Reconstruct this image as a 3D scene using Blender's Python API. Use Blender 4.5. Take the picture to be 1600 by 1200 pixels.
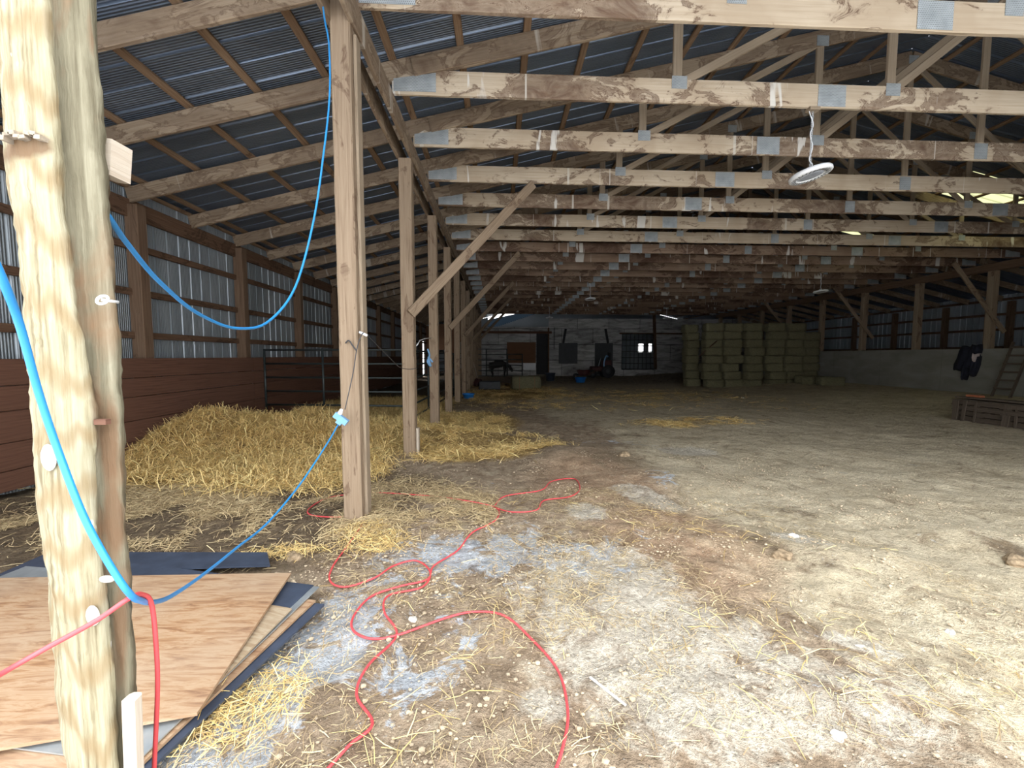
import bpy, bmesh, math, random
import numpy as np
from mathutils import Vector, Matrix, Euler
random.seed(7); rng = np.random.default_rng(7)
for o in list(bpy.data.objects): bpy.data.objects.remove(o)
S = bpy.context.scene
COL = S.collection
R = math.radians

# ------------------------------------------------------------------ camera
F = 640.0
CAMZ = 1.55
cd = bpy.data.cameras.new('camera'); cam = bpy.data.objects.new('camera', cd); COL.objects.link(cam)
cam.location = (0, 0, CAMZ)
cam.rotation_euler = Euler((R(90-3.93), 0, R(-1.88)))
cd.sensor_width = 36; cd.lens = F/1600*36; cd.clip_start = .05; cd.clip_end = 400
S.camera = cam
CM = cam.rotation_euler.to_matrix()

# ------------------------------------------------------------------ light
w = bpy.data.worlds.new('world'); S.world = w; w.use_nodes = True
nt = w.node_tree; nt.nodes.clear()
wo = nt.nodes.new('ShaderNodeOutputWorld'); bg = nt.nodes.new('ShaderNodeBackground')
tc = nt.nodes.new('ShaderNodeTexCoord'); sp = nt.nodes.new('ShaderNodeSeparateXYZ')
rp = nt.nodes.new('ShaderNodeValToRGB')
rp.color_ramp.elements[0].position = 0.0; rp.color_ramp.elements[0].color = (.40, .40, .40, 1)
rp.color_ramp.elements[1].position = .8; rp.color_ramp.elements[1].color = (.94, .97, 1.0, 1)
nt.links.new(tc.outputs['Generated'], sp.inputs[0]); nt.links.new(sp.outputs['Z'], rp.inputs[0])
nt.links.new(rp.outputs[0], bg.inputs['Color']); nt.links.new(bg.outputs[0], wo.inputs['Surface'])
bg.inputs['Strength'].default_value = 4.2
S.view_settings.view_transform = 'Standard'; S.view_settings.look = 'None'
S.view_settings.gamma = 1; S.view_settings.use_curve_mapping = False
S.view_settings.exposure = .98

# ------------------------------------------------------------------ helpers
def ray(x, y):
    d = CM @ Vector(((x-800)/F, -(y-600)/F, -1)); return d
def at(x, y, Y):                       # pixel -> point at depth Y
    d = ray(x, y); t = Y/d.y; return Vector((0, 0, CAMZ)) + d*t

def _h(ix, iy, s):
    v = np.sin(ix*127.1 + iy*311.7 + s*74.7)*43758.5453
    return v - np.floor(v)
def vnoise(x, y, s=0):
    ix = np.floor(x); iy = np.floor(y); fx = x-ix; fy = y-iy
    fx = fx*fx*(3-2*fx); fy = fy*fy*(3-2*fy)
    a = _h(ix, iy, s); b = _h(ix+1, iy, s); c = _h(ix, iy+1, s); d = _h(ix+1, iy+1, s)
    return (a*(1-fx)+b*fx)*(1-fy)+(c*(1-fx)+d*fx)*fy - .5
def fbm(x, y, s=0, o=4):
    v = 0; a = 1
    for i in range(o):
        v = v + a*vnoise(x*2**i, y*2**i, s+i*13); a *= .5
    return v
def sm(a, b, t):
    t = np.clip((t-a)/(b-a), 0, 1); return t*t*(3-2*t)
def blob(x, y, cx, cy, rx, ry, ang=0, soft=.5):
    c, s = math.cos(ang), math.sin(ang)
    u = ((x-cx)*c+(y-cy)*s)/rx; v = (-(x-cx)*s+(y-cy)*c)/ry
    return 1-sm(1-soft, 1+soft, np.sqrt(u*u+v*v))
def gh(x, y):                          # height of the dirt
    x = np.asarray(x, float); y = np.asarray(y, float)
    z = .26*sm(9.5, 15.5, x)*sm(3, 9, y)
    z = z + .05*fbm(x*.5, y*.5, 1, 3) + .035*fbm(x*1.7, y*1.7, 5, 3) + .016*fbm(x*6, y*6, 9, 3)*sm(14, 5, y)
    z = z + .10*blob(x, y, 1.5, 6.2, .8, .5, .3, .9) + .07*blob(x, y, 2.0, 4.9, .6, .4, 0, .9)
    z = z + .07*blob(x, y, 2.35, 3.1, .45, .3, -.6, .9) + .06*blob(x, y, 3.9, 3.3, .3, .22, 0, .9)
    z = z + .12*blob(x, y, -.8, 7.6, 1.0, .6, 0, .9)
    rut = np.abs(np.sin(x*2.1+.35*np.sin(y*1.7)+y*.9))
    z = z + .014*rut*sm(2.5, 4.5, x)
    z = z + .045*np.maximum(0, fbm(x*2.4+3, y*2.4, 41, 3))*sm(4.2, 3.0, np.abs(x-2.3))
    # trampled strip by the left boards is a bit lower, straw heap on it
    heap = .38*blob(x, y, -3.9, 7.2, 1.1, .8, .2, .9) + .30*blob(x, y, -4.8, 6.4, .6, .6, 0, .9) + .12*blob(x, y, -2.6, 7.6, 1.0, .9, 0, .9) + .10*blob(x, y, -4.0, 12.5, 1.8, 2.4, 0, .8)
    heap = heap*(1+.5*fbm(x*1.8, y*1.8, 21, 3)) + .06*blob(x, y, -3.4, 8, 2.6, 3.2, 0, .5)
    return z + np.maximum(heap, 0)
def gz(x, y): return float(gh(np.array([x]), np.array([y]))[0])
def gp(x, y, dz=0):                    # pixel -> point on the dirt
    d = ray(x, y); t = CAMZ/-d.z
    for _ in range(6):
        p = d*t; h = gz(p.x, p.y); t = (CAMZ-h-dz)/-d.z
    p = d*t; return Vector((p.x, p.y, gz(p.x, p.y)+dz))

class MB:
    def __init__(s): s.v = []; s.f = []; s.uv = []; s.sm = []
    def face(s, idx, uvs, smooth=False): s.f.append(idx); s.uv.append(uvs); s.sm.append(smooth)
    def timber(s, p0, p1, w, h, up=(0, 0, 1), n=1, jit=0, ch=.006, smooth=False):
        # rectangular stick, w across, h along 'up'; chamfered edges, optional wander
        p0 = Vector(p0); p1 = Vector(p1); a = p1-p0; L = a.length; a.normalize()
        up = Vector(up); side = a.cross(up)
        if side.length < 1e-4: side = a.cross(Vector((1, 0, 0)))
        side.normalize(); u2 = side.cross(a).normalized()
        c = min(ch, w*.3, h*.3)
        sec = [(-w/2+c, -h/2), (w/2-c, -h/2), (w/2, -h/2+c), (w/2, h/2-c), (w/2-c, h/2), (-w/2+c, h/2), (-w/2, h/2-c), (-w/2, -h/2+c)]
        per = [0]
        for i in range(8):
            q = sec[i]; r_ = sec[(i+1) % 8]; per.append(per[-1]+math.hypot(q[0]-r_[0], q[1]-r_[1]))
        b = len(s.v)
        for k in range(n+1):
            t = k/n; c0 = p0+a*(L*t)
            for (x, y) in sec:
                j = 1+(random.uniform(-jit, jit)/max(w, .02) if jit else 0)
                s.v.append(c0+side*(x*j)+u2*(y*j))
        for k in range(n):
            for i in range(8):
                i2 = (i+1) % 8
                s.face([b+k*8+i, b+(k+1)*8+i, b+(k+1)*8+i2, b+k*8+i2],
                       [(L*k/n, per[i]), (L*(k+1)/n, per[i]), (L*(k+1)/n, per[i+1]), (L*k/n, per[i+1])], smooth)
        s.face([b+i for i in range(8)], [(x, y) for x, y in sec])
        e = b+n*8
        s.face([e+i for i in range(7, -1, -1)], [sec[i] for i in range(7, -1, -1)])
        return s
    def box(s, c, d, rz=0, rot=None):
        M = (rot if rot is not None else Matrix.Rotation(rz, 3, 'Z')); c = Vector(c)
        x, y, z = d[0]/2, d[1]/2, d[2]/2; b = len(s.v)
        for q in [(-x,-y,-z),(x,-y,-z),(x,y,-z),(-x,y,-z),(-x,-y,z),(x,-y,z),(x,y,z),(-x,y,z)]: s.v.append(c+M@Vector(q))
        for idx, (A, B) in (((0,3,2,1),(d[0],d[1])),((4,5,6,7),(d[0],d[1])),((0,1,5,4),(d[0],d[2])),((1,2,6,5),(d[1],d[2])),((2,3,7,6),(d[0],d[2])),((3,0,4,7),(d[1],d[2]))):
            s.face([b+i for i in idx], [(0, 0), (A, 0), (A, B), (0, B)])
        return s
    def tube(s, pts, r, n=8, caps=True):
        pts = [Vector(p) for p in pts]; b = len(s.v); m = len(pts); rr = r if hasattr(r, '__len__') else [r]*m
        prev = None; L = 0
        for k, p in enumerate(pts):
            t = (pts[min(k+1, m-1)]-pts[max(k-1, 0)])
            if t.length < 1e-6: t = Vector((0, 0, 1))
            t.normalize()
            if prev is None:
                prev = t.cross(Vector((0, 0, 1)) if abs(t.z) < .9 else Vector((1, 0, 0))).normalized()
            x = (prev - t*prev.dot(t)); x.normalize(); prev = x; y = t.cross(x)
            for i in range(n):
                a = 2*math.pi*i/n; s.v.append(p+(x*math.cos(a)+y*math.sin(a))*rr[k])
        for k in range(m-1):
            l = (pts[k+1]-pts[k]).length
            for i in range(n):
                j = (i+1) % n
                s.face([b+k*n+i, b+k*n+j, b+(k+1)*n+j, b+(k+1)*n+i], [(L, i/n), (L, (i+1)/n), (L+l, (i+1)/n), (L+l, i/n)], True)
            L += l
        if caps:
            s.face([b+i for i in range(n-1, -1, -1)], [(0, 0)]*n); s.face([b+(m-1)*n+i for i in range(n)], [(0, 0)]*n)
        return s
    def lathe(s, prof, c=(0, 0, 0), n=24, M=None):
        c = Vector(c); M = M or Matrix.Identity(3); b = len(s.v); m = len(prof)
        for (r, z) in prof:
            for i in range(n):
                a = 2*math.pi*i/n; s.v.append(c+M@Vector((r*math.cos(a), r*math.sin(a), z)))
        for k in range(m-1):
            for i in range(n):
                j = (i+1) % n
                s.face([b+k*n+i, b+k*n+j, b+(k+1)*n+j, b+(k+1)*n+i], [(i/n, k), ((i+1)/n, k), ((i+1)/n, k+1), (i/n, k+1)], True)
        return s
    def poly(s, pts, th, down=(0, 0, -1)):      # flat sheet with thickness
        pts = [Vector(p) for p in pts]; d = Vector(down)*th; b = len(s.v); n = len(pts)
        s.v += pts + [p+d for p in pts]
        o = pts[0]; e = (pts[1]-o).normalized(); nn = e.cross(pts[-1]-o).normalized(); g = nn.cross(e)
        uv = [((p-o).dot(e), (p-o).dot(g)) for p in pts]
        s.face([b+i for i in range(n)], uv); s.face([b+n+i for i in range(n-1, -1, -1)], uv[::-1])
        for i in range(n):
            j = (i+1) % n; l = (pts[j]-pts[i]).length
            s.face([b+i, b+n+i, b+n+j, b+j], [(0, 0), (0, th), (l, th), (l, 0)])
        return s
    def build(s, name, mat, parent=None, loc=None):
        me = bpy.data.meshes.new(name); me.from_pydata([tuple(v) for v in s.v], [], s.f)
        u = me.uv_layers.new(name='UVMap')
        flat = [c for f in s.uv for q in f for c in q]
        u.data.foreach_set('uv', flat)
        me.polygons.foreach_set('use_smooth', s.sm)
        me.materials.append(mat); me.validate(); me.update()
        bm = bmesh.new(); bm.from_mesh(me); bmesh.ops.recalc_face_normals(bm, faces=bm.faces); bm.to_mesh(me); bm.free()
        o = bpy.data.objects.new(name, me); COL.objects.link(o)
        if parent is not None: o.parent = parent
        if loc is not None: o.location = loc
        return o
def tag(o, label, cat, group=None):
    o['label'] = label; o['category'] = cat
    if group: o['group'] = group
    return o
def empty(name, loc=(0, 0, 0), rz=0):
    o = bpy.data.objects.new(name, None); COL.objects.link(o); o.location = loc; o.rotation_euler = (0, 0, rz)
    o.empty_display_size = .2; return o
def struct(o): o['kind'] = 'structure'; return o
def copy_tree(o, parent=None):
    kids = [c for c in bpy.data.objects if c.parent == o]
    c = o.copy(); COL.objects.link(c); c.parent = parent
    for k in kids: copy_tree(k, c)
    return c
ORD = ['nearest','second','third','fourth','fifth','sixth','seventh','eighth','ninth','tenth','eleventh','twelfth','thirteenth','fourteenth','fifteenth','sixteenth','seventeenth','eighteenth','nineteenth','twentieth','twenty-first','twenty-second','twenty-third','twenty-fourth','twenty-fifth','twenty-sixth','twenty-seventh','twenty-eighth','twenty-ninth','thirtieth','thirty-first','thirty-second','thirty-third','thirty-fourth','thirty-fifth','thirty-sixth']

def spline(P, k=8):
    P = [Vector(p) for p in P]; out = []
    for i in range(len(P)-1):
        a = P[max(i-1, 0)]; b = P[i]; c = P[i+1]; d = P[min(i+2, len(P)-1)]
        for j in range(k):
            t = j/k
            out.append(.5*((2*b)+(c-a)*t+(2*a-5*b+4*c-d)*t*t+(3*b-a-3*c+d)*t**3))
    out.append(P[-1]); return out

# ------------------------------------------------------------------ materials
class N:
    def __init__(s, name):
        s.m = bpy.data.materials.new(name); s.m.use_nodes = True; s.t = s.m.node_tree; s.t.nodes.clear()
        s.out = s.n('OutputMaterial'); s.b = s.n('BsdfPrincipled'); s.l(s.b.outputs[0], s.out.inputs[0])
    def n(s, k, **kw):
        x = s.t.nodes.new('ShaderNode'+k)
        for a, v in kw.items(): setattr(x, a, v)
        return x
    def l(s, a, b): s.t.links.new(a, b)
    def set(s, **kw):
        for k, v in kw.items(): s.b.inputs[k.replace('_', ' ')].default_value = v
    def noise(s, vec, scale, detail=4, rough=.6, dist=0):
        x = s.n('TexNoise'); x.inputs['Scale'].default_value = scale; x.inputs['Detail'].default_value = detail
        x.inputs['Roughness'].default_value = rough; x.inputs['Distortion'].default_value = dist
        s.l(vec, x.inputs['Vector']); return x.outputs['Fac']
    def ramp(s, f, stops, interp='LINEAR'):
        x = s.n('ValToRGB'); r = x.color_ramp; r.interpolation = interp
        while len(r.elements) < len(stops): r.elements.new(.5)
        for e, (p, c) in zip(r.elements, stops):
            e.position = p; e.color = (c, c, c, 1) if not hasattr(c, '__len__') else (*c, 1)
        s.l(f, x.inputs[0]); return x.outputs[0]
    def mix(s, f, a, b, mode='MIX'):
        x = s.n('Mix', data_type='RGBA', blend_type=mode)
        for i, v in ((0, f), (6, a), (7, b)):
            if hasattr(v, 'is_linked') or hasattr(v, 'links'): s.l(v, x.inputs[i])
            elif i == 0: x.inputs[i].default_value = v
            else: x.inputs[i].default_value = (*v, 1)
        return x.outputs[2]
    def math(s, op, a, b=0.0, c=None):
        x = s.n('Math', operation=op)
        for i, v in enumerate((a, b) if c is None else (a, b, c)):
            if hasattr(v, 'links'): s.l(v, x.inputs[i])
            else: x.inputs[i].default_value = v
        return x.outputs[0]
    def mapping(s, vec, sc=(1, 1, 1), off=None, rot=(0, 0, 0)):
        x = s.n('Mapping'); x.inputs['Scale'].default_value = sc; x.inputs['Rotation'].default_value = rot
        s.l(vec, x.inputs['Vector'])
        if off is not None: s.l(off, x.inputs['Location'])
        return x.outputs[0]
    def uv(s):                           # board coordinates, shifted per object
        t = s.n('TexCoord'); oi = s.n('ObjectInfo'); v = s.n('VectorMath', operation='ADD')
        cx = s.n('CombineXYZ'); r = s.math('MULTIPLY', oi.outputs['Random'], 57.0); r2 = s.math('MULTIPLY', oi.outputs['Random'], 131.0)
        s.l(r, cx.inputs[0]); s.l(r2, cx.inputs[1])
        s.l(t.outputs['UV'], v.inputs[0]); s.l(cx.outputs[0], v.inputs[1]); return v.outputs[0]
    def obj(s): return s.n('TexCoord').outputs['Object']
    def bump(s, h, st=.4, d=.01):
        x = s.n('Bump'); x.inputs['Strength'].default_value = st; x.inputs['Distance'].default_value = d
        s.l(h, x.inputs['Height']); s.l(x.outputs[0], s.b.inputs['Normal'])
    def col(s, c): s.l(c, s.b.inputs['Base Color'])

def wood(name, light, mid, dark, stain=.5, stc=(.10, .05, .03), scale=1, pale=0.0, rough=.85):
    m = N(name); v = m.uv()
    g = m.noise(m.mapping(v, (.9*scale, 26*scale, 1)), 1.6, 5, .65, .5)
    g2 = m.noise(m.mapping(v, (2*scale, 90*scale, 1)), 2, 3, .6)
    c = m.ramp(g, [(.25, dark), (.45, mid), (.72, light)])
    c = m.mix(m.math('MULTIPLY', g2, .35), c, mid, 'MULTIPLY')
    blotch = m.noise(m.mapping(v, (1.1, 2.0, 1)), 1.0, 3, .55, .8)
    c = m.mix(m.ramp(blotch, [(.35, 0), (.65, .45)]), c, mid)
    if stain > 0:
        s1 = m.noise(m.mapping(v, (1.5, 3.2, 1)), 1.0, 6, .62, 1.2)
        th = 1-stain*.55
        edge = m.ramp(s1, [(th-.20, 0), (th-.17, .5), (th-.155, .8), (th-.12, .35), (th+.02, .6), (th+.12, .85)])
        c = m.mix(m.math('MULTIPLY', edge, .85), c, stc)
    if pale > 0:
        p = m.noise(m.mapping(v, (3.2, .25, 1)), 1, 3, .7, .4)
        c = m.mix(m.ramp(p, [(.63, 0), (.67, pale)]), c, (.72, .68, .60))
    m.col(c); m.set(Roughness=rough); m.b.inputs['Specular IOR Level'].default_value = .2
    m.bump(g, .5, .006); return m.m
def chordwood(name, light, mid, dark, stain, stc, pale=.85):
    m = N(name); v = m.uv()
    g = m.noise(m.mapping(v, (.7, 20, 1)), 1.5, 5, .6, .3)
    c = m.ramp(g, [(.25, mid), (.6, light)])
    zone = m.noise(m.mapping(v, (.55, .3, 1)), 1, 2, .5)
    tone = m.noise(m.mapping(v, (1.3, 1.1, 1)), 1, 3, .5, .3)
    c = m.mix(m.ramp(tone, [(.4, 0), (.62, .75)]), c, mid)
    s1 = m.noise(m.mapping(v, (2.6, 4.2, 1)), 1.0, 7, .68, 1.0)
    s2 = m.math('ADD', s1, m.math('MULTIPLY', m.math('SUBTRACT', zone, .5), 1.1))
    c = m.mix(m.ramp(s2, [(.50, 0), (.54, .35), (.555, .95), (.575, .45), (.68, .7), (.8, .9)]), c, stc)
    br = m.noise(m.mapping(v, (5, 14, 1)), 1, 4, .7, .6)
    c = m.mix(m.math('MULTIPLY', m.ramp(br, [(.5, 0), (.7, .5)]), m.ramp(s2, [(.42, 0), (.6, 1)])), c, dark)
    p = m.noise(m.mapping(v, (1.9, .3, 1)), 1, 4, .6, .5)
    c = m.mix(m.ramp(p, [(.64, 0), (.655, .9)]), c, (.70, .67, .61))
    seam = m.n('TexNoise'); ln = m.noise(m.mapping(v, (9, .05, 1)), 1, 1, .5)
    c = m.mix(m.ramp(ln, [(.72, 0), (.735, .7)]), c, (.66, .62, .54))
    m.col(c); m.set(Roughness=.85); m.b.inputs['Specular IOR Level'].default_value = .2
    m.bump(g, .4, .006); return m.m
M = {}
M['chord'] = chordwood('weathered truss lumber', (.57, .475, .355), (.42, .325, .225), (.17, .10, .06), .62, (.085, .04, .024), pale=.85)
M['chord_far_dim'] = chordwood('stained chords with depth shade', (.36, .26, .185), (.24, .155, .105), (.10, .055, .035), .62, (.07, .034, .022), pale=.85)  # darker chord copy for far trusses: depth shade in the colour, plus brown stain
M['web_far_dim'] = wood('stained webs with depth shade', (.22, .16, .115), (.155, .105, .072), (.08, .05, .035), .4, (.06, .035, .022))  # same for webs and top chords, dimness at depth mixed into the colour
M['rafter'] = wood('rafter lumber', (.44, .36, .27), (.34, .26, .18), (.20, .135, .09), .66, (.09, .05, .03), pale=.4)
M['purlin'] = wood('purlin lumber', (.36, .26, .17), (.24, .155, .095), (.12, .07, .04), .4, (.05, .026, .015))
M['post'] = wood('brown post timber', (.39, .305, .215), (.29, .215, .148), (.15, .10, .065), .42, (.10, .055, .035))
M['web'] = wood('web lumber', (.42, .34, .25), (.33, .26, .185), (.2, .15, .1), .25, (.12, .07, .045))
M['girt'] = wood('girt lumber', (.22, .14, .09), (.14, .08, .05), (.06, .033, .02), .5, (.035, .02, .012))
M['wallpost'] = wood('dark brown wall timber', (.24, .165, .11), (.165, .105, .068), (.08, .048, .03), .3, (.05, .028, .018))
M['plank'] = wood('red brown stall planks', (.20, .105, .07), (.145, .072, .048), (.075, .036, .026), .2, (.03, .016, .012))
M['brown_ply'] = wood('brown plywood', (.24, .13, .075), (.19, .10, .058), (.12, .06, .035), .15)
M['pallet'] = wood('old pallet wood', (.16, .13, .10), (.11, .085, .065), (.05, .04, .03), .3)
M['cream'] = wood('pale lumber', (.58, .53, .45), (.50, .43, .35), (.32, .25, .18), .2, (.3, .18, .12))

def near_wood():
    m = N('greenish treated jamb timber'); o = m.obj()
    wv = m.n('TexWave', wave_type='RINGS', rings_direction='X'); 
    mp = m.mapping(o, (9, 3, 1.1)); m.l(mp, wv.inputs['Vector'])
    wv.inputs['Scale'].default_value = 2.2; wv.inputs['Distortion'].default_value = 9; wv.inputs['Detail'].default_value = 3; wv.inputs['Detail Scale'].default_value = .6
    g = m.noise(m.mapping(o, (45, 45, 2.2)), 1.5, 5, .65, .3)
    base = m.ramp(g, [(.32, (.15, .12, .07)), (.48, (.27, .24, .155)), (.7, (.36, .335, .245))])
    c = m.mix(m.math('MULTIPLY', m.ramp(wv.outputs['Fac'], [(.0, 1), (.25, .5), (.5, 0)]), .6), base, (.20, .13, .06))
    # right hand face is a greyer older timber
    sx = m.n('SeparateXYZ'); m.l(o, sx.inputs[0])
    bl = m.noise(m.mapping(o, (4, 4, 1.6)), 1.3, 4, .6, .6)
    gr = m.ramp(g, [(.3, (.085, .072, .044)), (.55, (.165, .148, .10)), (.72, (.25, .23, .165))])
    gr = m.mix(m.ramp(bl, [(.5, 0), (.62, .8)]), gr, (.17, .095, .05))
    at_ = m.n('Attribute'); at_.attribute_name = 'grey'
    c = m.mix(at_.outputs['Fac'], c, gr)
    knots = m.n('TexVoronoi'); m.l(m.mapping(o, (6, 6, 2.4)), knots.inputs['Vector']); knots.inputs['Scale'].default_value = 1
    kk = m.ramp(knots.outputs['Distance'], [(.0, 1), (.08, .8), (.13, 0)])
    c = m.mix(m.math('MULTIPLY', kk, .55), c, (.22, .12, .06))
    wt = m.noise(m.mapping(o, (12, 12, 6)), 1, 3, .7)
    c = m.mix(m.ramp(wt, [(.69, 0), (.71, .8)]), c, (.6, .59, .56))
    # sooty stain under the sawn notch near the top
    st = m.math('MULTIPLY', m.ramp(m.math('ADD', sx.outputs['Z'], m.math('MULTIPLY', bl, .10)), [(.0, 0), (.1, 0)]), 1)
    a2 = m.n('Attribute'); a2.attribute_name = 'stain'
    c = m.mix(m.ramp(m.math('ADD', a2.outputs['Fac'], m.math('MULTIPLY', m.math('SUBTRACT', g, .5), .9)), [(.3, 0), (.7, .85)]), c, (.13, .075, .04))
    m.col(c); m.set(Roughness=.8); m.b.inputs['Specular IOR Level'].default_value = .2
    m.bump(m.math('ADD', g, m.math('MULTIPLY', wv.outputs['Fac'], .3)), .7, .006); return m.m
M['near'] = near_wood()

def ply(name, a, b, c_):
    m = N(name); v = m.uv()
    g = m.noise(m.mapping(v, (2.2, 17, 1)), 1.3, 6, .68, 1.6)
    c = m.ramp(g, [(.32, c_), (.46, b), (.56, a), (.66, b), (.8, a)])
    big = m.noise(m.mapping(v, (1.5, 2, 1)), 1, 2, .5)
    c = m.mix(m.ramp(big, [(.4, 0), (.7, .35)]), c, (.40, .32, .24))
    m.col(c); m.set(Roughness=.6); m.bump(g, .15, .002); return m.m
M['ply'] = ply('fir plywood face', (.42, .29, .18), (.34, .195, .10), (.19, .09, .045))
M['ply2'] = ply('pale plywood face', (.42, .34, .235), (.34, .25, .155), (.22, .14, .08))

def plain(name, c, rough=.6, metal=0, var=.25, spec=.5, scale=6):
    m = N(name); o = m.obj(); f = m.noise(o, scale, 4, .65)
    m.col(m.ramp(f, [(.3, tuple(x*(1-var) for x in c)), (.7, tuple(min(1, x*(1+var)) for x in c))]))
    m.set(Roughness=rough, Metallic=metal); m.b.inputs['Specular IOR Level'].default_value = spec
    return m.m
M['navy'] = plain('dark blue coated sheet', (.045, .058, .088), .45, 0, .3)
M['bounce_ground'] = plain('bounce_ground', (.62, .62, .63), .8, 0, .05)  # pale ground tone, tuned for the light it bounces to the trusses
M['blue_cord'] = plain('blue cord jacket', (.03, .26, .62), .35, 0, .08)
M['red_cord'] = plain('red cord jacket', (.66, .075, .085), .4, 0, .1)
M['blue_plug'] = plain('pale blue plastic', (.16, .36, .62), .35, 0, .1)
M['white'] = plain('white enamel', (.80, .82, .84), .4, 0, .05)
M['lens'] = plain('grey lamp lens', (.42, .45, .50), .2, 0, .1)
M['chain'] = plain('zinc chain', (.65, .67, .70), .4, .6, .1)
M['wire'] = plain('dark wire', (.05, .05, .055), .6, 0, .1)
M['pipe'] = plain('dark green pipe', (.035, .045, .045), .45, .3, .25)
M['scar'] = plain('bare pale wood', (.42, .40, .36), .8, 0, .3, .2, 60)
M['splint'] = plain('splintered wood', (.30, .25, .19), .8, 0, .4, .2, 60)
M['steel'] = plain('galvanised steel', (.50, .55, .58), .45, .7, .15)
M['rust'] = plain('rusty iron', (.22, .09, .05), .8, .2, .4, scale=30)
M['black'] = plain('black rubber', (.02, .02, .024), .7, 0, .3)
M['hide'] = plain('black hide', (.018, .015, .014), .6, 0, .3)
M['cloth'] = plain('dark navy cloth', (.014, .016, .03), .9, 0, .4)
M['patch'] = plain('pale cloth patch', (.5, .42, .42), .9, 0, .2)
M['tub'] = plain('blue plastic tub', (.02, .20, .62), .4, 0, .1)
M['bin'] = plain('dark grey bin', (.05, .055, .06), .6, 0, .2)
M['orange'] = plain('faded orange plastic', (.40, .13, .06), .6, 0, .2)
M['redpaint'] = plain('faded red paint', (.07, .018, .018), .6, 0, .3)

def plate():
    m = N('punched nail plate'); v = m.n('TexCoord').outputs['UV']
    mp = m.mapping(v, (58, 58, 1)); sx = m.n('SeparateXYZ'); m.l(mp, sx.inputs[0])
    row = m.math('MULTIPLY', m.math('MODULO', m.math('FLOOR', sx.outputs['Y']), 2.0), .5)
    fx = m.math('SUBTRACT', m.math('FRACT', m.math('ADD', sx.outputs['X'], row)), .5); fy = m.math('SUBTRACT', m.math('FRACT', sx.outputs['Y']), .5)
    d = m.math('SQRT', m.math('ADD', m.math('MULTIPLY', fx, fx), m.math('MULTIPLY', fy, fy)))
    hole = m.ramp(d, [(.2, 1), (.32, 0)])
    f = m.noise(m.obj(), 5, 3, .6)
    c = m.ramp(f, [(.3, (.36, .395, .41)), (.7, (.54, .58, .59))])
    m.col(m.mix(m.math('MULTIPLY', hole, .8), c, (.12, .12, .12))); m.set(Roughness=.5, Metallic=.35); return m.m
M['plate'] = plate()

def tin(name, c1, c2, axis, rough=.38, metal=.75):
    m = N(name); o = m.obj()
    sx = m.n('SeparateXYZ'); m.l(o, sx.inputs[0])
    w1 = m.math('SINE', m.math('MULTIPLY', sx.outputs['Y'], 2*math.pi/.032))
    f = m.noise(m.mapping(o, (.6, 3.0, .6)), 1.2, 4, .6)
    sheet = m.n('TexWhiteNoise', noise_dimensions='1D'); m.l(m.math('FLOOR', m.math('DIVIDE', sx.outputs['Y'], .9)), sheet.inputs['W'])
    c = m.ramp(f, [(.3, c1), (.7, c2)])
    c = m.mix(m.math('MULTIPLY', sheet.outputs[0], .5), c, tuple(x*.55 for x in c1))
    m.col(c); m.set(Roughness=rough, Metallic=metal); m.bump(w1, .6, .006); return m.m
M['roof_tin'] = tin('blue grey ribbed roof tin', (.14, .18, .25), (.25, .31, .41), 'Y', .38, .6)
M['wall_tin'] = tin('pale galvanised wall tin', (.34, .39, .43), (.48, .53, .57), 'Y', .45, .45)

def fibre():
    m = N('translucent fibreglass'); tr = m.n('BsdfTranslucent'); tr.inputs[0].default_value = (.42, .42, .30, 1)
    m.l(tr.outputs[0], m.out.inputs[0]); return m.m
M['fibre'] = fibre()
M['fibre_dim'] = fibre(); M['fibre_dim'].node_tree.nodes['Translucent BSDF'].inputs[0].default_value = (.06, .075, .09, 1)

def painted_wall():
    m = N('flaking whitewashed boards'); o = m.obj()
    f = m.noise(m.mapping(o, (.5, 1, 2.6)), 1.6, 6, .65, .8)
    c = m.ramp(f, [(.3, (.14, .13, .12)), (.45, (.40, .40, .38)), (.6, (.62, .62, .60))])
    br = m.n('TexBrick'); m.l(m.mapping(o, (1, 1, 1), rot=(R(90), 0, 0)), br.inputs['Vector'])
    br.inputs['Scale'].default_value = 1; br.inputs['Brick Width'].default_value = 2.4; br.inputs['Row Height'].default_value = 1.2
    br.inputs['Mortar Size'].default_value = .015; br.inputs['Color1'].default_value = (1, 1, 1, 1); br.inputs['Color2'].default_value = (.75, .75, .78, 1); br.inputs['Mortar'].default_value = (.15, .15, .15, 1)
    m.col(m.mix(1.0, c, br.outputs[0], 'MULTIPLY')); m.set(Roughness=.85); return m.m
M['painted'] = painted_wall()
def boardwall():
    m = N('dusty plywood kick wall'); o = m.obj()
    f = m.noise(m.mapping(o, (1, .7, 1.8)), 1.3, 5, .6, .5)
    sx = m.n('SeparateXYZ'); m.l(o, sx.inputs[0])
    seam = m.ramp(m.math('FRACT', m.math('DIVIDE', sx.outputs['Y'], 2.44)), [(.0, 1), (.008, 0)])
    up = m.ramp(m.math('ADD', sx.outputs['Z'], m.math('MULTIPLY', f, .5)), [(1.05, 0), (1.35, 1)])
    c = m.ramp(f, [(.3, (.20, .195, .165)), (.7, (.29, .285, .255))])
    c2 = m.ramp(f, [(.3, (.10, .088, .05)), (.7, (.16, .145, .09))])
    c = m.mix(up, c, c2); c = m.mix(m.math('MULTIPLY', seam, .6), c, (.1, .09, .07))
    m.col(c); m.set(Roughness=.9); return m.m
M['kick'] = boardwall()

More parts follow.
